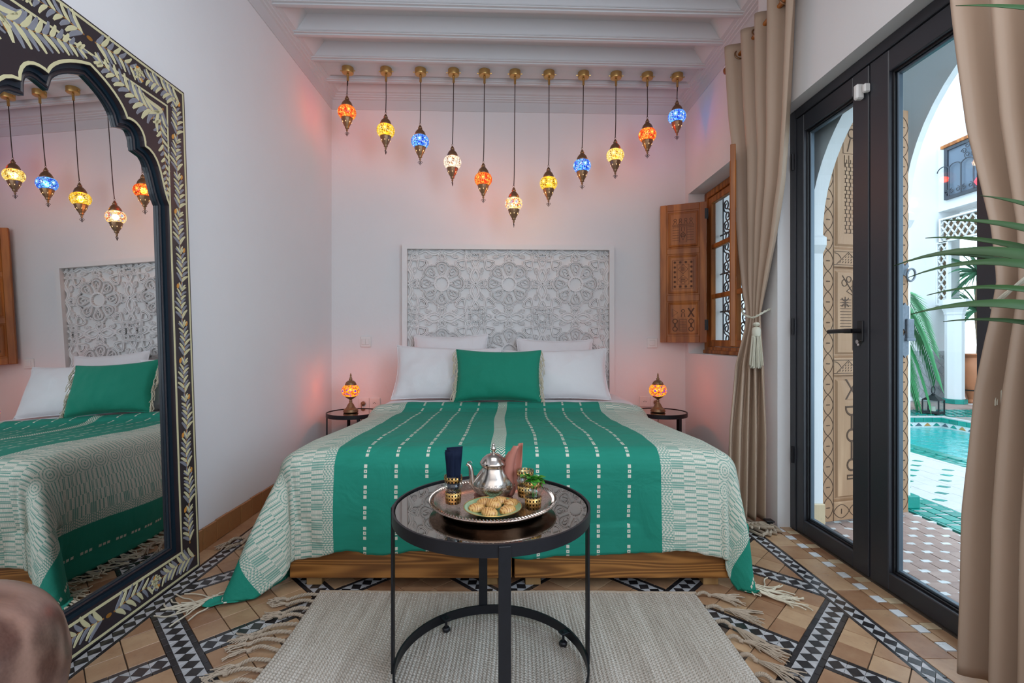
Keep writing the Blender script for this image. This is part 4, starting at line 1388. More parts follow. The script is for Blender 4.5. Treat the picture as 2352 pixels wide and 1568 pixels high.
for sg in (-1, 1):
    b = MB()
    for k in range(44):
        v = k / 43 * 2 - 1
        x = sg * .30 * (1 - .07 * (1 - v * v)); z = v * .375 / 2
        ln_ = R.uniform(.05, .085); dx = R.uniform(.010, .034)
        p0 = (x, 0, z); pts = [p0, (x + sg * dx * .7, R.uniform(-.012, .004), z - ln_ * .35), (x + sg * dx, R.uniform(-.016, .0), z - ln_ * .8), (x + sg * (dx + R.uniform(-.012, .008)), R.uniform(-.02, 0), z - ln_ * 1.15)]
        pts = [(a, b_, max(c, -.215)) for a, b_, c in pts]
        b.tube(smoothpath(pts, 3), .0024, 4)
    mk('fringe', b, M['fringe'], gc, local=True, kind='stuff')
# ================================================================ THROW over the bed
CT = -.04
ES, EF = .855, 1.965            # where the cloth starts to turn down: side |x - .01|, front y
RR = .075
ztab = [(1.9, .550), (2.03, .556), (2.17, .557), (2.5, .540), (2.8, .527), (3.08, .522), (3.15, .535), (3.19, .556), (3.24, .566)]
NU, NV = 300, 170
SMAX = 1.40
def throw_pt(s, t):
    """s across from the middle of the cloth, t = distance from the head end hem"""
    u = s + CT
    yy = 3.235 - t
    sg = 1 if u > .01 else -1
    ES = .852 if sg < 0 else .835
    a = abs(u - .01) - ES
    bfr = EF - yy
    wob = noise.noise(Vector((s * 2.1, t * 2.3, 1.3)))
    def dr(q):
        if q <= 0: return q, 0.0
        if q < RR * pi / 2: return RR * sin(q / RR), RR * (1 - cos(q / RR))
        return RR, RR + q - RR * pi / 2
    if a <= 0 and bfr <= 0:
        z = interp(ztab, yy); edge = min(1, -a / .25)
        z -= .016 * (1 - edge) ** 2
        e2 = min(1, -bfr / .2) * min(1, -a / .15)
        return [u + e2 * .010 * sin(t * 5.2 + 2.2) * (1 - .5 * t), yy, z + .003 * noise.noise(Vector((s * 5, t * 9, 0))) + e2 * .004 * noise.noise(Vector((s * 9, t * 4, 3)))]
    zt = interp(ztab, max(yy, 1.99)) - .016 * (1 if a > 0 else (1 - min(1, -a / .25)) ** 2)
    if a > 0 and bfr > 0:
        r = hypot(a, bfr); ph = atan2(bfr, a)
    elif a > 0: r, ph = a, 0.0
    else: r, ph = bfr, pi / 2
    o, d = dr(r)
    hang = max(0, d - RR)
    fl_ = (.42 if sg < 0 else .16) * math.exp(-((ph - .60) / .32) ** 2) if 0 < ph < pi / 2 else 0.0
    if ph > 0: fl_ *= min(1, ph / .25) * min(1, (pi / 2 - ph) / .25)
    o += fl_ * hang; d -= hang * (1 - sqrt(1 - fl_ * fl_))
    # folds
    k = min(1, hang / .25)
    if bfr > 0 and a <= 0:
        o += k * (.020 * sin(s * 9.5 + .6) + .010 * sin(s * 23 + t * 3) + .018 * wob) + .006 * sin(pi * min(1, d / .35))
    if a > 0 and bfr <= 0:
        o += k * (.022 * sin(t * 8 + 1.0) + .02 * wob + .010) + .030 * sin(pi * min(1, d / .45))
    if a > 0 and bfr > 0:
        w = sin(2 * ph)
        o += k * (1 - w) * ((.020 * sin(s * 9.5 + .6) + .010 * sin(s * 23 + t * 3) + .018 * wob) * (ph / (pi / 2)) + .02 * wob * (1 - ph / (pi / 2)))
        o += .030 * sin(pi * min(1, d / .45)) * (1 - ph / (pi / 2)) * (1 - w * .5)
        o += .018 * k * sin(ph * 9 + 1.0)
    z = zt - d
    if z < .008:
        o += (.008 - z) * .10; z = .008 + .006 * (1 + sin(s * 40 + t * 31)) * min(1, (.008 - z) * 12)
    dirx = cos(ph) if a > 0 else 0.0; diry = sin(ph) if bfr > 0 else 0.0
    bx = .01 + sg * (ES + (0 if a > 0 else a)); by = EF if bfr > 0 else yy
    Y = by - diry * o
    if bfr > 0 and z < .26: Y = min(Y, 1.897)
    return [bx + sg * dirx * o, Y, z]
def front_len(s):
    u = abs(s + CT - .01)
    L = 3.235 - EF + .462
    L -= .022 * math.exp(-((u - .66) / .08) ** 2) + .012
    L += .010 * sin(s * 6.0) + .004 * noise.noise(Vector((s * 30, 0, 0)))
    return L
b = MB(); uv = []
for j in range(NV):
    for i in range(NU):
        s = -SMAX + 2 * SMAX * i / (NU - 1)
        L = front_len(s); tt = j / (NV - 1)
        t = L * tt
        sv = s
        if s > 1.36 + CT * 0: sv = s - (s - 1.36) * .4
        b.v.append(tuple(throw_pt(sv, t))); uv.append((sv, t))
for j in range(NV - 1):
    for i in range(NU - 1):
        b.f.append((j * NU + i, j * NU + i + 1, (j + 1) * NU + i + 1, (j + 1) * NU + i))
b.uv = uv
th = thing('throw_blanket', 'green and cream woven throw with dashed stripes draped over the bed to the floor', 'blanket', (0, 2.6, .55))
tb = mk('blanket_cloth', b, M['throw'], th, smooth=True)
sm = tb.modifiers.new('thick', 'SOLIDIFY'); sm.thickness = .005; sm.offset = -1
# yarn fringe on both side hems
def yarn(b, p0, d, L, rad=.0028, zf=.006):
    """a limp yarn falling from p0 and lying out along d"""
    pts = [p0]; x, y, z = p0; n = 7
    a = atan2(d[1], d[0]); 
    for i in range(n):
        a += R.uniform(-.45, .45)
        st = L / n
        if z > zf + st: z -= st * .85; x += cos(a) * st * .4; y += sin(a) * st * .4
        else: z = max(zf, z - st * .3) + R.uniform(0, .003); x += cos(a) * st; y += sin(a) * st
        pts.append((x, y, z))
    b.tube(smoothpath(pts, 3), rad, 5)
for (sg, nt) in ((-1, 30), (1, 22)):
    for k in range(nt):
        f = (k + .5) / nt
        s_ = sg * SMAX if sg < 0 else 1.376
        Lf = front_len(s_)
        t_ = Lf * (1 - f * .93)
        p = throw_pt(s_, t_)
        b = MB()
        nst = 6 if k < 14 else 4
        ang = pi if sg < 0 else 0
        near = k < 3
        if near: ang = (pi + .55) if sg < 0 else -.35
        for q in range(nst):
            yarn(b, (p[0], p[1] + R.uniform(-.012, .012), p[2] + .004), (cos(ang + R.uniform(-.5, .5)), sin(ang + R.uniform(-.5, .5))), R.uniform(.10, .16) * (1.15 if near else .8))
        mk('fringe_tassel', b, M['fringe'], th)

# ================================================================ LANTERNS
def revolve(prof, n=20, **k): return MB().lathe(prof, n, **k)
def filigree(z0, s, tilt=0.0):
    b = MB()
    def loop(pts): b.tube([(x * s, 0, z0 - z * s) for x, z in pts], .0016, 5, closed=True)
    loop([(0, 0), (.30, .22), (0, .52), (-.30, .22)])
    for q in (-1, 1): loop([(0, .30), (q * .52, .10), (q * .80, .42), (q * .50, .72), (0, .56)])
    loop([(0, .46), (.34, .85), (0, 1.45), (-.34, .85)])
    loop([(0, .62), (.14, .88), (0, 1.15), (-.14, .88)])
    return b
GLOBE = [(.036, .043)] + [(.066 * sqrt(max(0, 1 - (z / .0585) ** 2)), z) for z in [.043 - .086 * i / 14 for i in range(1, 14)]] + [(.036, -.043)]
GLOBE = list(reversed([(r, z) for r, z in GLOBE]))
CAPT = [(.0375, .040), (.041, .043), (.040, .050), (.036, .062), (.030, .074), (.020, .086), (.012, .093), (.0155, .098), (.0155, .102), (.009, .107), (.011, .113), (.006, .118), (.003, .124)]
CAPB = [(.003, -.146), (.005, -.139), (.008, -.131), (.005, -.126), (.010, -.121), (.0155, -.116), (.013, -.110), (.017, -.104), (.027, -.086), (.034, -.070), (.037, -.058), (.041, -.047), (.041, -.042), (.0375, -.040)]
def make_lantern(col, label, loc, cx, power, lc):
    t = thing('pendant_lantern', label, 'lantern', loc, 'mosaic pendant lanterns hanging in a row over the bed')
    g = mk('glass_globe', revolve(GLOBE, 28), LG[col], t, smooth=True, local=True)
    mk('top_cap', revolve(CAPT, 24, flute=12, fa=.03), M['bronze'], t, smooth=True, local=True)
    bc = mk('bottom_cap', revolve(CAPB, 24, flute=8, fa=.05), M['bronze'], t, smooth=True, local=True)
    b = MB()
    for k in range(7):
        a = 2 * pi * k / 7 + .3; r = .0285; 
        b.prism([(0, .0048), (.0022, 0), (0, -.0048), (-.0022, 0)], -.0005, .0016)
        q = b.v[-8:]; del b.v[-8:]
        for (x, y, z) in q:
            rr = r + .0045 + z + y * .45
            b.v.append((rr * cos(a) - x * sin(a), rr * sin(a) + x * cos(a), -.076 + y))
    mk('lit_piercing', b, M['hotspot'], bc, smooth=False, local=True, kind='stuff')
    f = mk('filigree_pendant', filigree(-.146, .021), M['cord'], t, local=True)
    f.rotation_euler = (0, 0, R.uniform(-.4, .4) if R.random() < .75 else 1.4)
    b = MB(); b.tube([(.006 * cos(2 * pi * i / 12), 0, .131 + .008 * sin(2 * pi * i / 12)) for i in range(12)], .0014, 5, closed=True)
    mk('hanging_ring', b, M['bronze'], t, local=True)
    top = 3.0 - loc[2]
    dx = cx - loc[0]
    b = MB(); b.tube(smoothpath([(.0, 0, .135), (dx * .12 + .003, 0, .25), (dx * .6 + .001, 0, top * .6), (dx, 0, top - .06)], 5), .0032, 6)
    mk('cord', b, M['cord'], t, local=True)
    can = mk('canopy', MB().lathe([(.0, top - .042), (.034, top - .042), (.040, top - .039), (.042, top - .034), (.042, top - .0), (.0, top)], 28, cx=dx), M['brass'], t, smooth=None, local=True)
    b = MB().lathe([(.0075, top - .095), (.0085, top - .094), (.0085, top - .045)], 12, cx=dx)
    mk('stem', b, M['brass'], can, local=True)
    b = MB().tube([(dx - .053, 0, top - .020), (dx + .053, 0, top - .020)], .0035, 8)
    for q in (-1, 1): b.tube([(dx + q * .049, 0, top - .020), (dx + q * .054, 0, top - .020)], .0055, 8)
    mk('fixing_screw', b, M['brass'], can, local=True)
    light_in(t, (0, 0, 0), power * 1.55, lc, .022)
    t.rotation_euler = (0, 0, R.uniform(0, 6.28) * 0)
    g.rotation_euler = (0, 0, R.uniform(0, 1.5))
    return t
E_R, E_Y, E_B, E_W = (1, .16, .05), (1, .55, .12), (.15, .3, 1), (1, .72, .5)
LN = [
 ('red', (-1.189, 3.528, 2.672), -1.183, 'red mosaic pendant lantern hung highest at the left end of the row', E_R, 3.4),
 ('yellow', (-.905, 3.538, 2.541), -.902, 'golden yellow mosaic pendant lantern, second from the left wall', E_Y, 2.2),
 ('blue', (-.651, 3.547, 2.464), -.648, 'blue mosaic pendant lantern between the yellow and the clear one on the left side', E_B, .7),
 ('white', (-.412, 3.556, 2.312), -.403, 'clear and brown mosaic pendant lantern, the only colourless one in the row', E_W, 2.4),
 ('red', (-.182, 3.564, 2.188), -.173, 'orange red mosaic pendant lantern hanging next to the lowest lantern', E_R, 3.4),
 ('amber', (.046, 3.572, 2.008), .055, 'white and red mosaic pendant lantern hanging lowest in the middle', E_W, 3.2),
 ('yellow', (.307, 3.581, 2.164), .311, 'amber yellow mosaic pendant lantern just right of the lowest one', E_Y, 2.4),
 ('blue', (.561, 3.590, 2.298), .571, 'blue mosaic pendant lantern hanging between two yellow ones on the right side', E_B, .7),
 ('pale', (.812, 3.598, 2.380), .818, 'pale yellow mosaic pendant lantern, third from the window wall', E_Y, 2.4),
 ('red', (1.057, 3.607, 2.538), 1.057, 'orange mosaic pendant lantern with a sunflower medallion, beside the right end blue one', E_R, 3.0),
 ('blue', (1.284, 3.615, 2.680), 1.287, 'blue mosaic pendant lantern hung highest at the right end of the row', E_B, .9),
]
for col, loc, cx, label, lc, pw_ in LN: make_lantern(col, label, loc, cx, pw_ * 1.0, lc)

# ================================================================ BEDSIDE TABLES, LAMPS
def bedside(loc, label):
    t = thing('side_table', label, 'table', loc, 'round bedside tables')
    H, r = .445, .195
    b = MB(); n = 48
    b.plate([(r * cos(2 * pi * i / n), r * sin(2 * pi * i / n)) for i in range(n)], [[((r - .006) * cos(2 * pi * i / n), (r - .006) * sin(2 * pi * i / n)) for i in range(n)]], H - .028, H + .002)
    mk('rim', b, M['iron'], t, local=True)
    mk('tabletop', MB().lathe([(0, H - .012), (r - .007, H - .012), (r - .007, H - .002), (0, H - .002)], 48), M['tableglass'], t, local=True, smooth=False)
    for k in range(4):
        a = k * pi / 2 + .5
        b = MB().box(-.004, .004, -.012, .012, 0, H - .02, .001)
        o = mk('leg', b, M['iron'], t, local=True, smooth=False); o.location = ((r - .006) * cos(a), (r - .006) * sin(a), 0); o.rotation_euler = (0, 0, a)
    b = MB()
    b.plate([(r * cos(2 * pi * i / n), r * sin(2 * pi * i / n)) for i in range(n)], [[((r - .006) * cos(2 * pi * i / n), (r - .006) * sin(2 * pi * i / n)) for i in range(n)]], .01, .032)
    mk('foot_ring', b, M['iron'], t, local=True)
    return t
bedside((-1.165, 3.60, 0), 'small round black metal side table left of the bed, under a lit lamp')
bedside((1.160, 3.62, 0), 'small round black metal side table right of the bed, near the window wall')
def table_lamp(loc, label, rotz):
    t = thing('table_lamp', label, 'lamp', loc, 'lit mosaic lamps beside the bed')
    mk('base', MB().lathe([(0, 0), (.050, 0), (.054, .003), (.054, .010), (.050, .013), (.052, .017), (.050, .023), (.040, .029), (.030, .040), (.022, .058), (.014, .070), (.009, .076), (.012, .081), (.012, .086), (.008, .091), (.012, .098), (.022, .104), (.034, .111), (.038, .116), (.040, .120), (.036, .122)], 32, flute=16, fa=.02), M['bronze'], t, smooth=True, local=True)
    g = mk('glass_globe', MB().lathe([(r * 1.0, z + .163) for r, z in GLOBE], 28), LG['lamp'], t, smooth=True, local=True)
    # recentre the globe texture on the globe
    for v in g.data.vertices: v.co.z -= .163
    g.location = (0, 0, .163); g.rotation_euler = (0, 0, rotz)
    mk('cap', MB().lathe([(.038, .203), (.042, .206), (.040, .213), (.034, .226), (.022, .236), (.010, .240), (.012, .246), (.012, .252), (.006, .257), (.009, .264), (.004, .270), (.007, .276), (.003, .290), (0, .296)], 24, flute=12, fa=.03), M['bronze'], t, smooth=True, local=True)
    light_in(t, (0, 0, .163), 6.5, (1, .27, .05), .02)
    return t
table_lamp((-1.180, 3.585, .4455), 'lit orange mosaic lamp on the side table left of the bed', .4)
table_lamp((1.136, 3.605, .4455), 'lit orange mosaic lamp with blue stars on the side table right of the bed', 2.1)

# ================================================================ SWITCHES AND SOCKETS on the back wall
def plate_on_wall(name, label, cat, x, z, w, h, kind, group=None):
    y = yb(x)
    t = thing(name, label, cat, (x, y, z), group)
    mk('face_plate', MB().box(-w / 2, w / 2, -.013, -.0005, -h / 2, h / 2, .003), M['plastic'], t, smooth=False, local=True)
    if kind == 'switch2':
        for q in (-1, 1): mk('rocker', MB().box(q * .016 - .0145, q * .016 + .0145, -.019, -.012, -.024, .024, .002), M['plastic'], t, smooth=False, local=True)
    if kind == 'switch1': mk('rocker', MB().box(-.023, .023, -.019, -.012, -.023, .023, .002), M['plastic'], t, smooth=False, local=True)
    if kind == 'socket':
        b = MB().plate([(.030 * cos(2 * pi * i / 24), .030 * sin(2 * pi * i / 24)) for i in range(24)], [[(.021 * cos(2 * pi * i / 24), .021 * sin(2 * pi * i / 24)) for i in range(24)]], 0, .004)
        b.v = [(x_, -.011 - z_, y_) for x_, y_, z_ in b.v]
        mk('socket_ring', b, M['plastic'], t, smooth=False, local=True)
        b = MB().lathe([(0, 0), (.0205, 0), (.0205, .0012), (0, .0012)], 24); b.v = [(x_, -.011 - z_, y_) for x_, y_, z_ in b.v]
        mk('recess', b, M['grey_paint'], t, local=True)
        b = MB()
        for (dx, dz) in ((-.0095, 0), (.0095, 0), (0, .006)):
            b.tube([(dx, -.0125, dz), (dx, -.0165, dz)], .0028, 8)
        mk('contacts', b, M['rubber'], t, local=True)
    return t
plate_on_wall('light_switch', 'white double light switch on the back wall between the left lamp and the headboard', 'switch', -1.172, .972, .086, .086, 'switch2')
plate_on_wall('light_switch', 'white single light switch on the back wall under the open shutter', 'switch', 1.218, .962, .086, .082, 'switch1')
plate_on_wall('power_socket', 'white wall socket beside the left lamp with the lamp plug in it', 'socket', -1.187, .465, .088, .088, 'socket', 'wall sockets over the side tables')
plate_on_wall('power_socket', 'empty white wall socket half hidden by the bed at the left', 'socket', -1.098, .465, .088, .088, 'socket', 'wall sockets over the side tables')
plate_on_wall('power_socket', 'empty white wall socket between the bed and the right lamp', 'socket', 1.155, .468, .088, .088, 'socket', 'wall sockets over the side tables')
plate_on_wall('power_socket', 'white wall socket hidden behind the right lamp with a plug in it', 'socket', 1.244, .468, .088, .088, 'socket', 'wall sockets over the side tables')
for (x, lab, dx) in ((-1.187, 'brown lamp plug and cable in the socket beside the left lamp', .0), (1.244, 'brown lamp plug and cable in the socket behind the right lamp', 0)):
    t = thing('lamp_plug', lab, 'plug', (x, yb(x) - .02, .465))
    b = MB().lathe([(0, 0), (.017, 0), (.019, .010), (.014, .026), (.006, .034), (0, .036)], 18); b.v = [(x_, -z_, y_) for x_, y_, z_ in b.v]
    mk('plug', b, M['bronze'], t, local=True)
    b = MB().tube(smoothpath([(0, -.034, 0), (0, -.05, -.004), (.002, -.062, -.03), (.004, -.06, -.12), (-.01, -.05, -.30), (-.03, -.05, -.44)], 5), .003, 6)
    mk('cable', b, M['bronze'], t, local=True)
# ================================================================ COFFEE TABLE
TX, TY, TR, TZ = -.047, 1.406, .287, .516
tt_ = thing('coffee_table', 'round black metal coffee table with a tinted mirror top on the wool rug', 'table', (TX, TY, 0))
def ring_mb(r0, r1, z0, z1, n=72, cx=0, cy=0, c=.0):
    return MB().lathe([(r0, z0), (r1, z0), (r1, z1), (r0, z1), (r0, z0)], n, cx, cy)
b = ring_mb(TR - .006, TR, TZ - .032, TZ)
mk('rim', b, M['iron'], tt_, local=True)
mk('tabletop', MB().lathe([(0, TZ - .013), (TR - .008, TZ - .013), (TR - .008, TZ - .006), (TR - .010, TZ - .005), (0, TZ - .005)], 72), M['tableglass'], tt_, local=True, smooth=False)
mk('support_ring', ring_mb(TR - .022, TR - .007, TZ - .020, TZ - .014), M['iron'], tt_, local=True)
mk('foot_ring', ring_mb(TR - .008, TR - .002, .028, .058), M['iron'], tt_, local=True)
for a in (-82, 98, 183, 5):
    a = radians(a)
    b = MB().box(-.0035, .0035, -.015, .015, .03, TZ - .004, .0015)
    o = mk('leg', b, M['iron'], tt_, local=True, smooth=False)
    o.location = ((TR + .001) * cos(a), (TR + .001) * sin(a), 0); o.rotation_euler = (0, 0, a)
for a in (30, 128, 222, 318):
    a = radians(a)
    b = MB().box(-.030, .0, -.012, .012, .050, .055, .001)
    o = mk('foot_bracket', b, M['iron'], tt_, local=True, smooth=False); o.location = ((TR - .008) * cos(a), (TR - .008) * sin(a), 0); o.rotation_euler = (0, 0, a)
    f = mk('levelling_foot', MB().lathe([(0, .0125), (.012, .0125), (.013, .016), (.013, .021), (.010, .025), (.004, .026), (.004, .060), (0, .060)], 14, flute=6, fa=.06), M['iron'], tt_, local=True)
    f.location = ((TR - .026) * cos(a), (TR - .026) * sin(a), 0)

# ---------------------------------------------------------------- tray
TT = TZ - .0048
tray = thing('serving_tray', 'round engraved silver tray with a rope edge on the coffee table', 'tray', (-.043, 1.385, TT))
mk('tray_dish', MB().lathe([(0, .002), (.120, .002), (.150, .004), (.158, .010), (.168, .019), (.181, .022), (.184, .025), (.181, .0275), (.168, .0245), (.156, .014), (.148, .009), (.118, .007), (.0, .006)], 96), M['tray'], tray, local=True, smooth=True)
b = MB(); n = 120
for i in range(n):
    a = 2 * pi * i / n; r = .177
    b.tube([((r - .006) * cos(a - .02), (r - .006) * sin(a - .02), .0245), (r * cos(a), r * sin(a), .0285), ((r + .006) * cos(a + .02), (r + .006) * sin(a + .02), .0265)], .0023, 5)
mk('rope_edge', b, M['silverp'], tray, local=True, kind='stuff')
TF = TT + .0065

# ---------------------------------------------------------------- tea glasses
def tea_glass(loc, label, dark=False, fill=None):
    t = thing('tea_glass', label, 'glass', loc)
    H = .094
    out = [(0, 0), (.0185, 0), (.0200, .003), (.0205, .010), (.0225, .050), (.0215, .056), (.0270, .062), (.0270, .067), (.0235, .071), (.0240, .076), (.0255, H)]
    inn_ = [(.0240, H), (.0225, .076), (.0220, .071), (.0240, .066), (.0240, .062), (.0200, .056), (.0205, .048), (.0185, .014), (0, .012)]
    mk('glass_body', MB().lathe(out + inn_, 36), M['tumbler'], t, local=True, smooth=True)
    mk('gilt_band', MB().lathe([(.0215, .016), (.0233, .048), (.0235, .048), (.0217, .016), (.0215, .016)], 36), M['filigree'], t, local=True, smooth=True)
    mk('gilt_rim', MB().lathe([(.0246, .076), (.0260, .091), (.0262, .091), (.0248, .076), (.0246, .076)], 36), M['filigree'], t, local=True, smooth=True)
    if fill:
        mk('drink', MB().lathe([(0, .0125), (.0180, .0135), (.0198, .047), (0, .047)], 24), fill, t, local=True, smooth=True)
    return t
M['tea'] = glass_mat('mint_tea', (.42, .36, .06), .08)
M['darkfill'] = glass_mat('dark_tumbler', (.30, .16, .12), .08)
tea_glass((-.155, 1.358, TF), 'gilded tea glass holding folded navy napkins at the left of the tray', fill=M['darkfill'])
tea_glass((.070, 1.315, TF), 'gilded tea glass of mint tea with a mint sprig, front right on the tray', fill=M['tea'])
tea_glass((.052, 1.415, TF), 'gilded tea glass standing behind the mint tea glass near the teapot', fill=M['tea'])
# napkins: a sheaf of folded sheets
nk = thing('napkin_sheaf', 'sheaf of folded navy paper napkins standing in the left tea glass', 'napkins', (-.155, 1.358, TF + .078))
for k in range(7):
    yy = -.013 + k * .0036
    w0 = .012 + .004 * sin(k * 1.3); w1 = .0235
    b = MB()
    xo = R.uniform(-.002, .002); top = .088 + R.uniform(-.004, .004)
    vs = []
    nseg = 6
    for i in range(nseg + 1):
        t_ = i / nseg; ww = lerp(w0, w1, t_); z = lerp(-.022, top, t_)
        bend = (k - 3) * .0022 * t_ * 1.2
        for (sx, dy) in ((-1, 0), (-.3, .0012), (.3, -.0008), (1, .0004)):
            vs.append((xo + sx * ww + .002 * t_, yy + bend + dy, z + (.002 * sx if i == nseg else 0)))
    fs = [(i * 4 + j, i * 4 + j + 1, i * 4 + j + 5, i * 4 + j + 4) for i in range(nseg) for j in range(3)]
    b.add(vs, fs)
    o = mk('napkin', b, M['navy'], nk, local=True, smooth=True)
    s_ = o.modifiers.new('t', 'SOLIDIFY'); s_.thickness = .0022
for (dx, a) in ((.010, 1.15), (.001, .5)):
    b = MB()
    def rl(i, j):
        th = a + i * .35; r = .009 + .0005 * i
        return (dx + r * cos(th), -.010 + r * .7 * sin(th), lerp(.004, .090, j / 5))
    b.grid(14, 6, rl)
    o = mk('napkin', b, M['navy'], nk, local=True, smooth=True)
    s_ = o.modifiers.new('t', 'SOLIDIFY'); s_.thickness = .0012
# mint
mn = thing('mint_sprig', 'fresh green mint sprig standing in the front tea glass', 'herb', (.070, 1.315, TF + .07))
def leafmesh(L, W, cup=.25, n=6):
    b = MB()
    for i in range(n + 1):
        t = i / n; w = W * sin(pi * min(1, t ** .8 * .97 + .02)) * .5
        sw = w * (1 + .10 * (i % 2))
        for s_ in (-1, 0, 1): b.v.append((t * L, s_ * sw, abs(s_) * w * cup - .35 * L * t * t))
    for i in range(n):
        for j in range(2):
            b.f.append((i * 3 + j, i * 3 + j + 1, i * 3 + j + 4, i * 3 + j + 3))
    return b
lf = None
for st in range(5):
    ax = R.uniform(-.012, .010); ay = R.uniform(-.010, .010); tx = ax + (-.022, -.012, .0, .006, .014)[st]; hz = (.042, .034, .026, .022, .018)[st]
    pth = smoothpath([(ax, ay, -.045), (ax, ay, -.01), ((ax + tx) / 2, ay, hz * .6), (tx, ay * 1.3, hz)], 4)
    mk('stem', MB().tube(pth, .0012, 5), M['mint'], mn, local=True)
    for k in range(9):
        p = pth[4 + int(k / 9 * (len(pth) - 5))]
        if lf is None:
            lf = mk('leaf', leafmesh(.026, .017), M['mint'], mn, local=True, smooth=True); o = lf
        else:
            o = lf.copy(); COL.objects.link(o)
        q = R.uniform(.7, 1.15)
        o.scale = (q, q, q); o.location = (p[0], p[1], max(p[2], .022)); o.rotation_euler = (R.uniform(-.5, .5), R.uniform(-.7, .3), k * 2.4 + R.uniform(-.3, .3))

# ---------------------------------------------------------------- teapot
tp = thing('teapot', 'engraved silver Moroccan teapot with a cloth-wrapped handle on the tray', 'teapot', (-.043, 1.452, TF))
mk('teapot_body', MB().lathe([(0, .004), (.040, .004), (.046, .007), (.056, .018), (.0625, .034), (.061, .048), (.051, .066), (.041, .080), (.037, .090), (.036, .097), (.039, .101), (.036, .101), (0, .099)], 48), M['silver'], tp, local=True, smooth=True)
mk('saucer', MB().lathe([(0, 0), (.046, 0), (.058, .003), (.060, .007), (.055, .005), (.045, .004), (0, .004)], 40), M['pink'], tp, local=True, smooth=True)
lid = mk('lid', MB().lathe([(0, .100), (.041, .100), (.0425, .104), (.040, .108), (.034, .118), (.022, .128), (.010, .133), (.0, .135)], 40), M['silverp'], tp, local=True, smooth=True)
mk('knob', MB().lathe([(0, .133), (.006, .134), (.0045, .139), (.0075, .144), (.007, .150), (.003, .153), (.005, .157), (.0025, .162), (0, .165)], 20), M['silverp'], lid, local=True, smooth=True)
pth = smoothpath([(-.050, 0, .026), (-.062, 0, .040), (-.067, 0, .062), (-.069, 0, .082), (-.073, 0, .095), (-.082, 0, .101)], 6)
rr_ = [lerp(.0135, .0045, (i / (len(pth) - 1)) ** .7) for i in range(len(pth))]; rr_[-1] = .0065; rr_[-2] = .0055
mk('spout', MB().tube(pth, rr_, 14), M['silverp'], tp, local=True)
mk('spout_flap', MB().tube([(-.078, 0, .105), (-.070, 0, .108), (-.066, 0, .102)], .002, 6), M['silverp'], tp, local=True)
mk('handle', MB().tube(smoothpath([(.040, .0, .090), (.062, .0, .102), (.080, .0, .085), (.078, .0, .055), (.058, .0, .030)], 6), .0055, 10), M['silverp'], tp, local=True)
# folded cloth round the handle
def cl(i, j):
    u = i / 13; v = j / 15
    cx = lerp(.052, .077, v ** 1.2) - .010 * sin(v * pi); z = lerp(.012, .158, v)
    wd = .010 + .022 * sin(pi * min(1, v * .9 + .05)) * (1 - .35 * v)
    x = cx + (u - .5) * 2 * wd + .004 * sin(u * 12 + v * 4); y = -.014 + .010 * sin(u * 9 + v * 2) * (1 - v * .3) + (u - .5) * .01
    return (x, y, z + .010 * u * v)
o = mk('handle_cloth', MB().grid(14, 16, cl), M['pink'], tp, local=True, smooth=True, label='folded terracotta cloth for the hot handle')
s_ = o.modifiers.new('t', 'SOLIDIFY'); s_.thickness = .0018
o = mk('handle_cloth', MB().grid(14, 16, lambda i, j: (lambda p: (p[0] - .008 - .006 * j / 15, p[1] + .022, p[2] * .86))(cl(i, j))), M['pink'], tp, local=True, smooth=True)
s_ = o.modifiers.new('t', 'SOLIDIFY'); s_.thickness = .0018

# ---------------------------------------------------------------- plate and cookies
pl = thing('plate', 'sage green plate with a gilt rim holding the cookies on the tray', 'plate', (-.041, 1.318, TF))
mk('plate_dish', MB().lathe([(0, 0), (.044, 0), (.046, .004), (.060, .010), (.0785, .017), (.0805, .0195), (.077, .0195), (.058, .013), (.044, .008), (0, .007)], 56), M['plate'], pl, local=True, smooth=True)
mk('gilt_edge', MB().tube([(.0803 * cos(2 * pi * i / 56), .0803 * sin(2 * pi * i / 56), .0195) for i in range(56)], .0010, 5, closed=True), M['gold'], pl, local=True)
def cookie_mesh(seed):
    b = MB(); n, m_ = 22, 12
    for j in range(m_ + 1):
        v = j / m_; ph = -pi / 2 + v * pi
        for i in range(n):
            a = 2 * pi * i / n
            r = cos(ph) ** .8 if cos(ph) > 0 else 0
            x = .0235 * r * cos(a); y = .0185 * r * sin(a); z = .0145 * sin(ph)
            if z < 0: z *= .55
            else: z += .0012 * sin(x * 780 + y * 200) * (sin(ph)) ** .5 if sin(ph) > 0 else 0
            q = 1 + .05 * noise.noise(Vector((x * 50 + seed, y * 50, z * 50)))
            b.v.append((x * q, y * q, z * q + .008))
    for j in range(m_):
        for i in range(n):
            k = (i + 1) % n; b.f.append((j * n + i, j * n + k, (j + 1) * n + k, (j + 1) * n + i))
    return b
CK = [((.042, -.022, .011), .3, 'golden ridged cookie at the right front of the plate'), ((-.008, -.040, .011), -.4, 'golden ridged cookie at the very front of the plate'),
      ((-.044, -.010, .012), .2, 'golden ridged cookie at the left edge of the plate'), ((.052, .026, .012), .7, 'golden ridged cookie at the right back of the plate'),
      ((-.024, .030, .013), -.2, 'golden ridged cookie at the left back of the plate'), ((.018, .040, .014), .1, 'golden ridged cookie at the middle back, nearest the teapot'),
      ((.002, .002, .020), -.6, 'golden ridged cookie lying on top in the middle of the pile')]
c0 = None
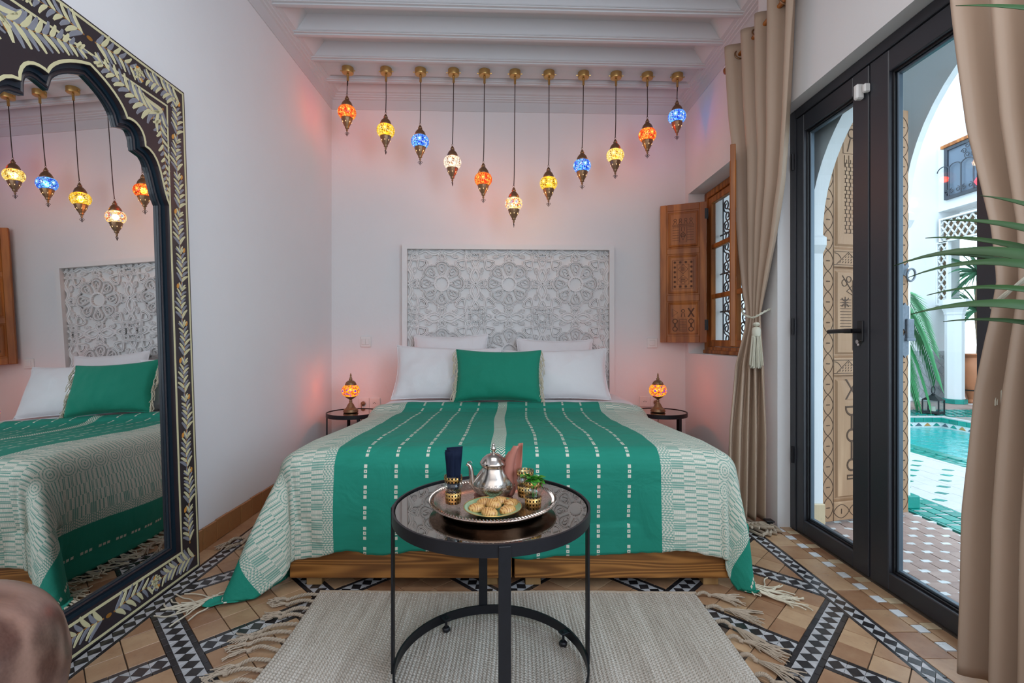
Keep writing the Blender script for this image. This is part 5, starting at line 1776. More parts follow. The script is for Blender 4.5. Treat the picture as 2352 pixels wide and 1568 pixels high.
for (p, a, lab) in CK:
    if c0 is None: c0 = mk('cookie', cookie_mesh(1), M['cookie'], None, local=True, smooth=True); o = c0
    else:
        o = c0.copy(); o.data = c0.data; COL.objects.link(o)
    o.location = (pl.location.x + p[0], pl.location.y + p[1], pl.location.z + p[2] - .0045); o.rotation_euler = (R.uniform(-.12, .12), R.uniform(-.1, .1), a)
    tag(o, lab, 'cookie', 'cookies on the green plate')

# ================================================================ RUGS
def ribbed(x0, x1, y0, y1, rib, h0, h1, nY, wav=.004, taper=0.0):
    b = MB(); nr = int((x1 - x0) / rib); prof_ = [(0, 0), (.22, .75), (.5, 1), (.78, .75)]
    cols = [(x0 + (k + px_) * rib, hh) for k in range(nr) for px_, hh in prof_] + [(x0 + nr * rib, 0)]
    xm = (x0 + x1) / 2
    for j in range(nY):
        t = j / (nY - 1); y = lerp(y0, y1, t)
        for (x, hh) in cols:
            kk = 1 + taper * (1 - t)
            xx = xm + (x - xm) * kk + .004 * sin(y * 9)
            z = h0 + (h1 - h0) * hh * (.8 + .2 * sin(y * 2 * pi / .022 + x * 500)) + .0015 * noise.noise(Vector((x * 6, y * 6, 0)))
            b.v.append((xx, y + wav * sin(x * 7), z))
    n = len(cols)
    for j in range(nY - 1):
        for i in range(n - 1): b.f.append((j * n + i, j * n + i + 1, (j + 1) * n + i + 1, (j + 1) * n + i))
    return b
rg = thing('wool_rug', 'pale ribbed wool rug with knotted tassels under the coffee table', 'rug', (0, 1.3, 0))
RX0, RX1, RY0, RY1 = -.735, .735, .35, 1.862
mk('rug_pile', ribbed(RX0, RX1, RY0, RY1, .0122, .0045, .0125, 130, .004), M['rug'], rg, smooth=True)
mk('rug_backing', MB().box(RX0 + .004, RX1 - .004, RY0, RY1 - .006, .0005, .006), M['rug'], rg, smooth=False)
mk('selvedge', MB().tube([(RX0 + (RX1 - RX0) * i / 60, RY1 + .002 + .004 * sin((RX0 + (RX1 - RX0) * i / 60) * 7) + R.uniform(-.0008, .0008), .007) for i in range(61)], .0062, 8), M['rugrope'], rg)
def rope_tassel(name, parent, p0, ang, L, m, rad=.0062, strands=13, SL=.075, curl=None):
    """twisted cord with an open brush end, lying on the floor"""
    cu = R.uniform(-.9, .9) if curl is None else curl
    pts = []; x, y = p0; a = ang; n = 9
    for i in range(n + 1):
        pts.append((x, y, rad + .001 + .010 * sin(pi * i / n)))
        a += cu / n * (1.6 if i > n / 2 else -.8)
        x += cos(a) * L / n; y += sin(a) * L / n
    ctr = smoothpath(pts, 4)
    b = MB()
    for s_ in range(2):             # two plies twisted together
        ply = []
        for i, p in enumerate(ctr):
            q = ctr[min(i + 1, len(ctr) - 1)]; pr = ctr[max(i - 1, 0)]
            d = Vector(q) - Vector(pr); d.normalize(); nn = d.cross(Vector((0, 0, 1))); nn.normalize(); up = nn.cross(d)
            w = i * .85 + s_ * pi
            ply.append(tuple(Vector(p) + nn * cos(w) * rad * .5 + up * sin(w) * rad * .5))
        b.tube(ply, rad * .62, 6)
    e = ctr[-1]
    b.tube([(e[0] - cos(a) * .006, e[1] - sin(a) * .006, e[2]), (e[0] + cos(a) * .006, e[1] + sin(a) * .006, e[2])], rad * 1.15, 8)
    for k in range(strands):
        sp = R.uniform(-.55, .55); LL = SL * R.uniform(.7, 1.1)
        q = [(e[0], e[1], e[2])]
        for i in range(1, 5):
            f = i / 4; aa = a + sp * (.4 + .6 * f)
            q.append((q[-1][0] + cos(aa) * LL / 4, q[-1][1] + sin(aa) * LL / 4, max(.0035, e[2] * (1 - f) + R.uniform(.002, .011))))
        b.tube(smoothpath(q, 2), .0021, 4)
    return mk(name, b, m, parent)
for sg in (-1, 1):
    yv = RY1 - .015
    while yv > .75:
        base = -.42 if sg > 0 else pi + .30
        rope_tassel('tassel', rg, (sg * .733, yv), base + R.uniform(-.30, .30), R.uniform(.07, .12) if sg < 0 else R.uniform(.03, .055), M['rugrope'], SL=.07 if sg < 0 else .13, strands=11 if sg < 0 else 24, curl=(R.uniform(-.7, .9)))
        yv -= .047 if sg < 0 else .088
# jute runner left of the bed
r2 = thing('jute_runner', 'coarse jute rug beside the bed along the left wall skirting', 'rug', (-1.15, 3.0, 0))
mk('rug_pile', ribbed(-1.338, -1.00, 2.37, 3.75, .010, .004, .010, 90), M['rug2'], r2, smooth=True)
mk('rug_backing', MB().box(-1.335, -1.003, 2.372, 3.74, .0005, .005), M['rug2'], r2, smooth=False)
for k in range(7):
    rope_tassel('tassel', r2, (-1.325 + k * .052, 2.368), -pi / 2 - .35 + R.uniform(-.2, .2), .06, M['rugrope'], SL=.075, strands=14, rad=.0068)
r3 = thing('jute_runner', 'coarse jute rug right of the bed, its grey cords curled near the door', 'rug', (1.15, 3.1, 0))
mk('rug_pile', ribbed(.98, 1.30, 2.66, 3.75, .010, .004, .010, 80), M['rug2'], r3, smooth=True)
mk('rug_backing', MB().box(.983, 1.297, 2.662, 3.74, .0005, .005), M['rug2'], r3, smooth=False)
for k in range(4):
    pts = [(1.20 + k * .030, 2.66, .008)]
    for i in range(14):
        a = -1.9 + i * .42 + k * .4
        pts.append((1.285 + k * .012 + .045 * cos(a) * (1 - i * .01) + k * .012, 2.455 + k * .010 + .050 * sin(a), .010 + .002 * i))
    mk('cord', MB().tube(smoothpath(pts, 3), .0075, 7), M['rugrope'], r3, label='thick grey curled cord')

# ================================================================ STOOL in the near left corner
st_ = thing('wooden_stool', 'dark rosewood barrel stool with a smooth rounded seat in front of the mirror', 'stool', (-1.16, .905, 0))
pr = [(0, 0), (.17, 0), (.185, .01), (.205, .10), (.232, .20), (.246, .29), (.242, .34), (.228, .395), (.200, .437), (.16, .460), (.08, .467), (0, .468)]
pr = smoothpath(pr, 4)
mk('seat_block', MB().lathe([(max(0, r), z) for r, z in pr], 64), M['stool'], st_, local=True, smooth=True)
mk('foot_band', MB().lathe([(.16, .0), (.190, .0), (.194, .012), (.190, .024), (.16, .024)], 64), M['stool'], st_, local=True, smooth=True)

db = thing('door_block', 'small black rubber block on the floor under the curtain beside the window', 'block', (1.385, 2.56, 0))
mk('block_body', MB().box(1.372, 1.402, 2.515, 2.545, 0, .030, .003), M['rubber'], db, smooth=False)
mk('block_cap', MB().box(1.366, 1.408, 2.509, 2.551, .030, .038, .002), M['rubber'], db, smooth=False)
# ================================================================ CURTAINS
rod = thing('curtain_rod', 'varnished wooden curtain rod above the glass door', 'rod', (1.375, 1.6, 2.678))
mk('pole', MB().tube([(1.375, .35, 2.678), (1.375, 2.97, 2.678)], .0135, 16), M['rodwood'], rod)
mk('finial', MB().lathe([(0, 0), (.014, .0), (.022, .012), (.024, .025), (.016, .042), (.0, .05)], 20).tf(Matrix.Translation((1.375, 2.965, 2.678)) @ Matrix.Rotation(-pi / 2, 4, 'X')), M['rodwood'], rod)
for yy in (.5, 2.90):
    mk('bracket', MB().box(1.36, 1.46 if yy < 2.7 else 1.506, yy - .008, yy + .008, 2.655, 2.668, .002).box(1.36, 1.372, yy - .008, yy + .008, 2.655, 2.700, .002), M['iron'], rod, smooth=False)
def curtain(name, label, path_fn, nfold, amp_fn, z0, z1, nu=190, nv=90, loc=(1.37, 2.5, 0)):
    t = thing(name, label, 'curtain', loc)
    b = MB()
    for j in range(nv):
        v = j / (nv - 1); z = lerp(z1, z0, v)
        for i in range(nu):
            u = i / (nu - 1)
            x, y, nx, ny = path_fn(u, z)
            a = amp_fn(z)
            ph = u * nfold * 2 * pi
            w = sin(ph + .5 * sin(ph * .37 + 1) + .3 * sin(z * 2.3))
            w = math.copysign(abs(w) ** .8, w)
            d = a * w * (1 + .25 * sin(u * 7 + 2)) + .003 * noise.noise(Vector((u * 9, z * 3, 0)))
            sl = a * .35 * sin(2 * ph)
            b.v.append((x + nx * d - ny * sl * 0, y + ny * d, z + (.006 * sin(u * nfold * 2 * pi) if j == 0 else 0)))
    for j in range(nv - 1):
        for i in range(nu - 1): b.f.append((j * nu + i, j * nu + i + 1, (j + 1) * nu + i + 1, (j + 1) * nu + i))
    o = mk('drape', b, M['curtain'], t, smooth=True)
    s_ = o.modifiers.new('t', 'SOLIDIFY'); s_.thickness = .003; s_.offset = 0
    return t
def tab(tb, z): 
    return interp(tb, z)
# far curtain: end points (x,y) of the plan line against height
FA = {'ax': [(0, 1.185), (.5, 1.215), (.85, 1.275), (1.05, 1.345), (1.13, 1.36), (1.5, 1.362), (2, 1.362), (2.3, 1.352), (2.74, 1.345)],
      'ay': [(0, 2.60), (.5, 2.62), (.85, 2.66), (1.05, 2.69), (1.13, 2.70), (1.25, 2.73), (1.5, 2.78), (2, 2.82), (2.3, 2.86), (2.74, 2.89)],
      'bx': [(0, 1.392), (.5, 1.392), (1.05, 1.385), (1.13, 1.382), (1.5, 1.39), (2.74, 1.385)],
      'by': [(0, 2.59), (.5, 2.57), (.85, 2.58), (1.05, 2.60), (1.13, 2.60), (1.25, 2.56), (1.5, 2.47), (1.8, 2.38), (2.1, 2.33), (2.74, 2.26)]}
def pathA(u, z):
    ax, ay, bx, by = (tab(FA[k], z) for k in ('ax', 'ay', 'bx', 'by'))
    dx, dy = bx - ax, by - ay; l = hypot(dx, dy) or 1
    n1 = (dy / l, -dx / l)
    return lerp(ax, bx, u), lerp(ay, by, u), n1[0], n1[1]
cA = curtain('curtain', 'taupe satin curtain gathered by a cream tassel between the window and the glass door', pathA, 4.5,
             lambda z: interp([(0, .028), (.8, .024), (1.05, .012), (1.13, .008), (1.3, .016), (1.7, .028), (2.74, .036)], z), .022, 2.745, loc=(1.37, 2.6, 0))
FB = {'ay': [(0, 1.405), (.5, 1.392), (.85, 1.360), (1.05, 1.325), (1.16, 1.312), (1.3, 1.325), (1.6, 1.395), (2, 1.45), (2.74, 1.488)],
      'by': [(0, .93), (.85, .95), (1.16, 1.02), (1.6, .90), (2.74, .72)]}
def pathB(u, z):
    ay, by = tab(FB['ay'], z), tab(FB['by'], z)
    x = interp([(0, 1.352), (1.0, 1.362), (1.16, 1.368), (2.74, 1.372)], z)
    return x, lerp(ay, by, u), -1.0, 0.0
cB = curtain('curtain', 'taupe satin curtain nearest the camera at the right edge, behind the palm blades', pathB, 6.5,
             lambda z: interp([(0, .030), (.85, .028), (1.16, .022), (1.6, .030), (2.74, .036)], z), .022, 2.745, nu=260, loc=(1.37, 1.2, 0))
def eyelet(parent, y):
    b = MB().tube([(1.375 + .030 * cos(2 * pi * i / 20), y + .010 * sin(2 * pi * i / 20) * 1.0, 2.678 + .030 * sin(2 * pi * i / 20)) for i in range(20)], .005, 7, closed=True)
    mk('eyelet', b, M['bronze'], parent)
for y in (2.36, 2.46, 2.62, 2.70, 2.82): eyelet(cA, y)
for y in (.8, .92, 1.04, 1.16, 1.28, 1.40): eyelet(cB, y)
def tieback(label, pts, tz, tx, ty, s=1.0):
    t = thing('tassel_tieback', label, 'tassel', (tx, ty, tz))
    b = MB()
    for s_ in range(2):
        pl_ = [(p[0] + .003 * cos(i * .9 + s_ * pi), p[1], p[2] + .003 * sin(i * .9 + s_ * pi)) for i, p in enumerate(smoothpath(pts, 6))]
        b.tube(pl_, .0036, 6)
    mk('cord', b, M['tassel'], t)
    mk('bead', MB().lathe([(0, -.006), (.012, -.010), (.017, -.018), (.012, -.027), (.006, -.030)][::-1], 18, flute=9, fa=.05), M['tassel'], t, local=True)
    mk('tassel_head', MB().lathe([(.020, -.082), (.0225, -.070), (.023, -.052), (.020, -.040), (.012, -.033), (0, -.031)], 22), M['tassel'], t, local=True)
    b = MB(); 
    for k in range(90):
        a = R.uniform(0, 2 * pi); r0 = .021 * sqrt(R.random()) ; r1 = r0 * 1.5 + .004
        r0 = max(r0, .012); a1 = a + R.uniform(-.25, .25); L = R.uniform(.150, .178) * s
        b.tube([(r0 * cos(a), r0 * sin(a), -.080), ((r0 + r1) / 2 * cos(a1), (r0 + r1) / 2 * sin(a1), -.080 - L * .5), (r1 * cos(a1), r1 * sin(a1), -.080 - L)], .0019, 4)
    mk('threads', b, M['tassel'], t, local=True, kind='stuff')
    return t
tieback('cream silk tassel tieback round the curtain beside the open window', [(1.385, 2.74, 1.18), (1.338, 2.715, 1.165), (1.318, 2.66, 1.135), (1.335, 2.605, 1.115), (1.352, 2.575, 1.125), (1.385, 2.57, 1.145), (1.43, 2.60, 1.16)], 1.095, 1.338, 2.565)
tieback('cream silk tassel tieback mostly hidden behind the nearest curtain at the right edge', [(1.43, 1.10, 1.24), (1.345, 1.12, 1.22), (1.318, 1.20, 1.16), (1.325, 1.29, 1.10), (1.37, 1.345, 1.085), (1.428, 1.36, 1.09)], 1.06, 1.395, 1.350)

# ================================================================ POTTED PALM just outside the right edge
pp = thing('potted_palm', 'spiky green yucca palm reaching in from the right edge in front of the curtain', 'plant', (1.10, .62, 0))
mk('pot', MB().lathe([(0, 0), (.11, 0), (.115, .01), (.150, .24), (.160, .25), (.160, .275), (.142, .275), (.136, .25), (0, .24)], 36), M['pot'], pp, local=True)
mk('soil', MB().lathe([(0, .2475), (.135, .2475), (.1, .256), (0, .258)], 30), M['dirt'], pp, local=True)
mk('trunk', MB().tube([(0, 0, .24), (.01, .01, .45), (.0, .02, .70), (.01, .03, .92)], [.032, .028, .026, .030], 12), M['bark'], pp, local=True)
def blade(parent, p0, tip, w, sag, name='leaf', m='palm', n=18, roll=None):
    """long V-folded blade from p0 to tip"""
    p0 = Vector(p0); tip = Vector(tip); d = tip - p0
    side = d.cross(Vector((0, 0, 1))); side.normalize()
    upv = side.cross(d); upv.normalize(); ra = roll if roll is not None else R.uniform(.75, 1.15)
    side = side * cos(ra) + upv * sin(ra); nrm = side.cross(d); nrm.normalize()
    if nrm.z < 0: nrm = -nrm
    b = MB()
    for i in range(n + 1):
        t = i / n
        c = p0 + d * t + Vector((0, 0, sag * 4 * t * (1 - t)))
        ww = w * (.55 + .45 * sin(pi * min(1, t * 1.5 + .1)) if t < .45 else 1.0) * (1 - max(0, (t - .35) / .65) ** 1.8)
        ww = max(ww, .0006)
        b.v += [tuple(c + side * ww / 2 + nrm * ww * .18), tuple(c), tuple(c - side * ww / 2 + nrm * ww * .18)]
    for i in range(n):
        b.f += [(3 * i, 3 * i + 1, 3 * i + 4, 3 * i + 3), (3 * i + 1, 3 * i + 2, 3 * i + 5, 3 * i + 4)]
    o = mk(name, b, M[m], parent, smooth=True)
    s_ = o.modifiers.new('t', 'SOLIDIFY'); s_.thickness = .0012
    return o
H0 = (1.14, .66, 1.00)
# tips as points in the room
def W_(x, y, d): return ((x - 1166) / 1095 * d, d, 1 - (y - 777) * d / 1095)
for (tip, w, sag, h0) in (
    ((.873, 1.08, 1.164), .028, .10, (1.155,   .72, .93)),       # the longest, level blade
    ((.828, .98, 1.050), .030, .075, (1.16, .72, .89)),
    ((.865, 1.03, 1.132), .026, .10, (1.16, .72, .91)),
    ((.870, .99, 1.090), .022, .085, (1.17, .72, .87)),
    ((.955, 1.09, 1.230), .022, .06, (1.17, .74, .95)),
    ((.950, 1.04, 1.258), .022, .06, (1.18, .72, .96)),
    ((.930, 1.02, 1.180), .018, .05, (1.18, .74, .93)),
    ((.895, .98, 1.035), .016, .06, (1.17, .72, .85)),
    ((.990, 1.00, 1.300), .018, .05, (1.17, .74, .98)),
    ((.930, .99, 1.690), .022, .03, (1.24, .80, 1.45)),
    ((1.06, .98, 1.28), .014, .03, (1.16, .74, 1.12)),
    ((1.35, .60, 1.35), .026, .06, (1.14, .66, .93)), ((1.25, .30, 1.30), .026, .08, (1.14, .64, .93)), ((.98, .30, 1.20), .026, .08, (1.14, .64, .93)), ((1.12, .60, 1.55), .024, .0, (1.14, .66, .93)), ((1.30, .45, 1.05), .026, .10, (1.14, .64, .93))):
    blade(pp, h0, tip, w, sag)
# ================================================================ OUTSIDE: gallery, arcade, courtyard with a pool
gr = mk('courtyard_ground', MB().box(1.56, 9.5, -2.5, 12, -.16, -.012), M['groutw'], kind='structure')
# cut the pool out of the ground: four slabs round it instead of one
bpy.data.objects.remove(gr)
PX0, PX1, PY0, PY1 = 3.78, 5.50, 1.2, 6.05
b = MB(); b.box(1.56, PX0 - .06, -2.5, 12, -.16, -.012); b.box(PX1 + .06, 12, -2.5, 12, -.16, -.012); b.box(PX0 - .06, PX1 + .06, PY1 + .06, 12, -.16, -.012); b.box(PX0 - .06, PX1 + .06, -2.5, PY0 - .06, -.16, -.012)
gr = mk('courtyard_ground', b, M['groutw'], kind='structure', smooth=False)
def poly_tile(name, poly, m, z=0.0, parent=None, h=.02):
    parent = parent or gr
    cx = sum(p[0] for p in poly) / len(poly); cy_ = sum(p[1] for p in poly) / len(poly)
    o = mk(name, MB().prism([(x - cx, y - cy_) for x, y in poly], -h, 0, .001), m, parent, smooth=False, local=True)
    o.location = (cx, cy_, z + R.uniform(-.0008, .0008)); return o
def like(o, x, y, z=0.0, parent=None):
    c = o.copy(); COL.objects.link(c); c.location = (x, y, z + R.uniform(-.0008, .0008)); return c
# brown hexagon paving with white insets under the gallery
DXh, DYh = .0860, .0915
hx = hi = None
rest = MB(); restw = MB()
j = 0; y = .45
n_h = n_w = 0
while y < 3.4:
    i = 0; x = 1.665
    while x < 2.30:
        poly = [(x - DXh / 2 + .0215, y - DYh / 2 + .0), (x + DXh / 2 - .0215, y - DYh / 2), (x + DXh / 2, y - DYh / 2 + .013), (x + DXh / 2, y + DYh / 2 - .013),
                (x + DXh / 2 - .0215, y + DYh / 2), (x - DXh / 2 + .0215, y + DYh / 2), (x - DXh / 2, y + DYh / 2 - .013), (x - DXh / 2, y - DYh / 2 + .013)]
        vis = 1.45 < y < 2.75
        if vis and n_h < 299:
            n_h += 1
            if hx is None:
                pp_ = [((px_ - x) * .975, (py_ - y) * .975) for px_, py_ in poly]
                hx = mk('hexagon_tile', MB().prism(pp_, -.02, 0, .001), M['hex'], gr, smooth=False, local=True); hx.location = (x, y, 0)
            else: like(hx, x, y)
        else: rest.prism([(x + (a - x) * .975, y + (c - y) * .975) for a, c in poly], -.02, 0)
        xx, yy = x + DXh / 2, y + DYh / 2
        if vis and n_w < 299:
            n_w += 1
            if hi is None:
                hi = mk('white_inset_tile', MB().box(-.020, .020, -.0115, .0115, -.02, 0.0005), M['paleblue'], gr, smooth=False, local=True); hi.location = (xx, yy, 0)
            else: like(hi, xx, yy)
        else: restw.box(xx - .020, xx + .020, yy - .0115, yy + .0115, -.02, .0005)
        x += DXh
    y += DYh
mk('hexagon_tiles_beyond', rest, M['hex'], gr, smooth=False, kind='stuff')
mk('white_insets_beyond', restw, M['paleblue'], gr, smooth=False, kind='stuff')
poly_tile('threshold_strip', [(1.60, .9), (1.622, .9), (1.622, 2.56), (1.60, 2.56)], M['paleblue'], .001)
# green and white band below the arcade
for (x0, x1) in ((2.335, 2.352), (2.585, 2.600)):
    poly_tile('green_strip', [(x0, .4), (x1, .4), (x1, 4.4), (x0, 4.4)], M['greent'], .0)
gt = wt = None
for r_ in range(3):
    xa = 2.356 + r_ * .0775
    y = .45 + (r_ % 2) * .05
    while y < 4.3:
        if gt is None:
            gt = mk('green_tile', MB().prism([(-.034, -.036), (.034, -.044), (.034, .036), (-.034, .044)], -.02, 0, .001), M['greent'], gr, smooth=False, local=True); gt.location = (xa + .036, y, 0)
        else: like(gt, xa + .036, y)
        if wt is None:
            wt = mk('white_sliver_tile', MB().prism([(-.032, .002), (.034, -.006), (.034, .010), (-.032, .008)], -.02, 0, .0), M['pavew'], gr, smooth=False, local=True); wt.location = (xa + .036, y + .046, 0)
        else: like(wt, xa + .036, y + .046)
        y += .103
# bleached paving with green diamonds between band and pool
wt2 = None
x = 2.602; k = 0
pav = []
while x < 3.50:
    y = .5 + (k % 2) * .1
    while y < 8:
        pav.append((x + .0675, y + .095)); y += .19
    x += .135; k += 1
pav.sort(key=lambda p: hypot(p[0] - 3, p[1] - 3.4))
rest = MB()
for n_, (x, y) in enumerate(pav):
    if n_ < 160:
        if wt2 is None:
            wt2 = mk('paving_tile', MB().prism([(-.0665, -.094), (.0665, -.094), (.0665, .094), (-.0665, .094)], -.02, 0, .001), M['pavew'], gr, smooth=False, local=True); wt2.location = (x, y, 0)
        else: like(wt2, x, y)
    else: rest.box(x - .0665, x + .0665, y - .094, y + .094, -.02, 0)
mk('paving_tiles_beyond', rest, M['pavew'], gr, smooth=False, kind='stuff')
dm = None
for row in range(-12, 12):
    c0_ = .276 + row * .267
    x = 2.67
    while x < 3.46:
        y = x + c0_
        if .6 < y < 6.0:
            if dm is None:
                dm = mk('diamond_tile', MB().prism([(-.042, .008), (0, -.026), (.042, -.008), (0, .026)], -.01, .0015, .0), M['greent'], gr, smooth=False, local=True); dm.location = (x, y, .0012)
            else: like(dm, x, y, .0012)
        x += .135
# pool kerb
kb = mk('kerb_strip', MB().box(3.50, 3.545, .8, 6.6, -.02, .001), M['pavew'], gr, smooth=False)
for r_ in range(2):
    y = 1.0 + r_ * .05
    while y < 6.3:
        like(gt, 3.585 + r_ * .075, y); y += .103
cop = None
y = 1.25
while y < 6.6:
    if cop is None:
        cop = mk('coping_tile', MB().box(-.045, .045, -.050, .050, -.02, .006, .004), M['greent'], gr, smooth=False, local=True); cop.location = (3.735, y, .004)
    else: like(cop, 3.735, y, .004)
    y += .112
# far pavement
mk('white_coping', MB().box(PX0 - .0, PX1 + .07, PY1 + .0, PY1 + .05, -.03, .012, .004).box(PX1, PX1 + .06, PY0, PY1, -.03, .012, .004), M['pavew'], gr, smooth=False)
n_ = 0
for r_ in range(5):
    x = 3.9 + (r_ % 2) * .07
    while x < 7.4:
        o = like(gt, x, PY1 + .13 + r_ * .125); o.rotation_euler = (0, 0, pi / 2); n_ += 1
        x += .115
bt = None
for r_ in range(6):
    x = 4.2 + (r_ % 2) * .1
    while x < 8.0:
        if bt is None:
            bt = mk('brick_tile', MB().box(-.095, .095, -.055, .055, -.02, 0, .001), M['hex'], gr, smooth=False, local=True); bt.location = (x, PY1 + .80 + r_ * .115, 0)
        else: like(bt, x, PY1 + .80 + r_ * .115)
        x += .195
# pool basin
pool = mk('pool', MB().box(PX0 - .06, PX0, PY0, PY1 + .06, -1.2, -.013).box(PX1, PX1 + .06, PY0, PY1 + .06, -1.2, -.013).box(PX0, PX1, PY1, PY1 + .06, -1.2, -.013).box(PX0, PX1, PY0 - .06, PY0, -1.2, -.013).box(PX0, PX1, PY0, PY1, -1.3, -1.2), M['paleblue'], kind='structure', smooth=False)
rt = tr_ = None
def rimtile(x, y, rz):
    global rt, tr_
    if rt is None:
        rt = mk('rim_tile', MB().box(-.054, .054, -.008, 0, -.062, -.004, .001), M['greent'], pool, smooth=False, local=True); o = rt
    else:
        o = rt.copy(); COL.objects.link(o)
    o.location = (x, y, 0); o.rotation_euler = (0, 0, rz)
def tritile(x, y, rz, m):
    b = MB().prism([(-.045, -.110), (.045, -.110), (0, -.070)], 0, .006); b.v = [(q[0], -q[2], q[1]) for q in b.v]
    o = mk('triangle_tile', b, m, pool, smooth=False, local=True); o.location = (x, y, 0); o.rotation_euler = (0, 0, rz)
x = PX1 - .06; k = 0
while x > PX0:
    rimtile(x, PY1, 0); tritile(x, PY1, 0, [M['greent'], M['clayrim'], M['alu2'], M['greent'], M['alu2']][k % 5]); x -= .113; k += 1
y = PY1 - .06
while y > 3.2:
    rimtile(PX1, y, -pi / 2); tritile(PX1, y, -pi / 2, [M['alu2'], M['greent'], M['clayrim']][k % 3]); y -= .113; k += 1
mk('pool_water', MB().box(PX0, PX1, PY0, PY1, -.9, -.128), M['water'], kind='structure', smooth=False)

# ---------------------------------------------------------------- outer wall with the horseshoe arch round the door
def arch_outline(yc, z0, r, zf=-.02, jamb=0.0, n=28, corb=True):
    pts = [(yc + r, zf), (yc + r, z0 - .10)]
    if corb: pts += [(yc + r - .012, z0 - .085), (yc + r - .03, z0 - .06), (yc + r - .03, z0 - .02), (yc + r - .005, z0 - .005)]
    for i in range(n + 1):
        a = pi * i / n; pts.append((yc + r * cos(a), z0 + r * sin(a)))
    if corb: pts += [(yc - r + .005, z0 - .005), (yc - r + .03, z0 - .02), (yc - r + .03, z0 - .06), (yc - r + .012, z0 - .085)]
    pts += [(yc - r, z0 - .10), (yc - r, zf)]
    return pts
def arch_wall(name, x0, x1, ya, yb_, ztop, arches, m):
    # solid wall outline walking under each arch
    pts = [(ya, -.02)]
    for (yc, z0, r) in sorted(arches): pts += list(reversed(arch_outline(yc, z0, r)))
    pts += [(yb_, -.02), (yb_, ztop), (ya, ztop)]
    b = MB().plate(pts, [], x0, x1); b.v = [(z, x, y) for x, y, z in b.v]
    return mk(name, b, m, kind='structure', smooth=False)
aw = arch_wall('wall_outer', 1.602, 1.672, -1.0, 2.86, 3.25, [(1.853, 1.55, .675)], M['outwall'])
aw2 = mk('jamb_foot_tile', MB().box(1.60, 1.678, 2.515, 2.60, 0, .125, .004), M['creamt'], aw, smooth=False)
# gallery ceiling and arcade
mk('gallery_ceiling', MB().box(1.60, 2.42, -1.0, 9, 2.98, 3.1), M['outwall'], kind='structure', smooth=False)
ar = arch_wall('wall_arcade', 2.338, 2.374, -1.0, 7.5, 5.6, [(-.05, 1.75, .86), (1.95, 1.75, .86), (3.95, 1.75, .86), (5.95, 1.75, .86)], M['outwall'])
for yc in (.95, 2.95, 4.95):
    mk('pillar_base', MB().box(2.340, 2.425, yc - .152, yc + .152, 0, .075, .006), M['greent'], ar, smooth=False)
# courtyard walls
YF = 7.75
b = MB().plate([(2.6, -.02), (5.10, -.02), (5.10, 1.45)] + [(5.62 - .52 * cos(pi * i / 12), 1.45 + .62 * sin(pi * i / 12)) for i in range(1, 12)] + [(6.14, 1.45), (6.14, -.02), (7.35, -.02), (7.35, 6.2), (2.6, 6.2)], [], 0, .3)
b.v = [(x, YF + z, y) for x, y, z in b.v]
wf = mk('wall_far', b, M['outwall'], kind='structure', smooth=False)
mk('passage_back', MB().box(4.9, 6.3, YF + .8, YF + .9, 0, 3), M['zellige_shade'], kind='structure', smooth=False)
zt = None
def dado(parent, P, d, nrm_rz, L, H, m, s=.10, name='zellige_tile', lim=110):
    """diamond-laid small square tiles on a dado"""
    q = s / sqrt(2); me = None; c = 0
    nI = int(L / q) + 1; nJ = int(H / (q)) + 1
    for j in range(nJ):
        for i in range(nI):
            if (i + j) % 2: continue
            u = i * q; z = j * q + .02
            if u > L or z > H: continue
            b = None
            if me is None:
                b = MB().prism([(-q * .96, 0), (0, -q * .96), (q * .96, 0), (0, q * .96)], 0, .008, .001); b.v = [(x_, -z_, y_) for x_, y_, z_ in b.v]
                me = mk(name, b, m, parent, smooth=False, local=True); o = me
            else:
                o = me.copy(); COL.objects.link(o)
            o.location = (P[0] + d[0] * u, P[1] + d[1] * u, z + q * .6); o.rotation_euler = (0, 0, nrm_rz); c += 1
            if c >= lim: return
dado(wf, (6.20, YF, 0), (1, 0), 0, 1.05, .66, M['zellige'])
mk('dado_frieze', MB().box(6.14, 7.35, YF - .012, YF + .01, .72, .80, .002), M['zellige'], wf, smooth=False)
# right side of the courtyard: columns, lattice, upper window
XC = 7.0
wc = mk('wall_courtyard_upper', MB().box(XC, XC + .3, -2, YF + .3, 3.05, 6.2).box(XC, XC + .3, -2, 5.55, 2.0, 3.05), M['outwall'], kind='structure', smooth=False)
mk('wall_courtyard_back', MB().box(8.3, 8.5, -2, YF + .5, -.02, 3.1), M['outwall'], kind='structure', smooth=False)
bk = mk('loggia_floor', MB().box(7.3, 8.4, -2, YF + .3, -.02, .0), M['hex'], kind='structure', smooth=False)
mk('loggia_ceiling', MB().box(7.32, 8.5, -2, YF + .5, 3.05, 3.2), M['outwall'], kind='structure', smooth=False)
mk('loggia_dado', MB().box(8.27, 8.31, 5.0, YF + .4, 0, .80), M['zellige'], kind='structure', smooth=False)
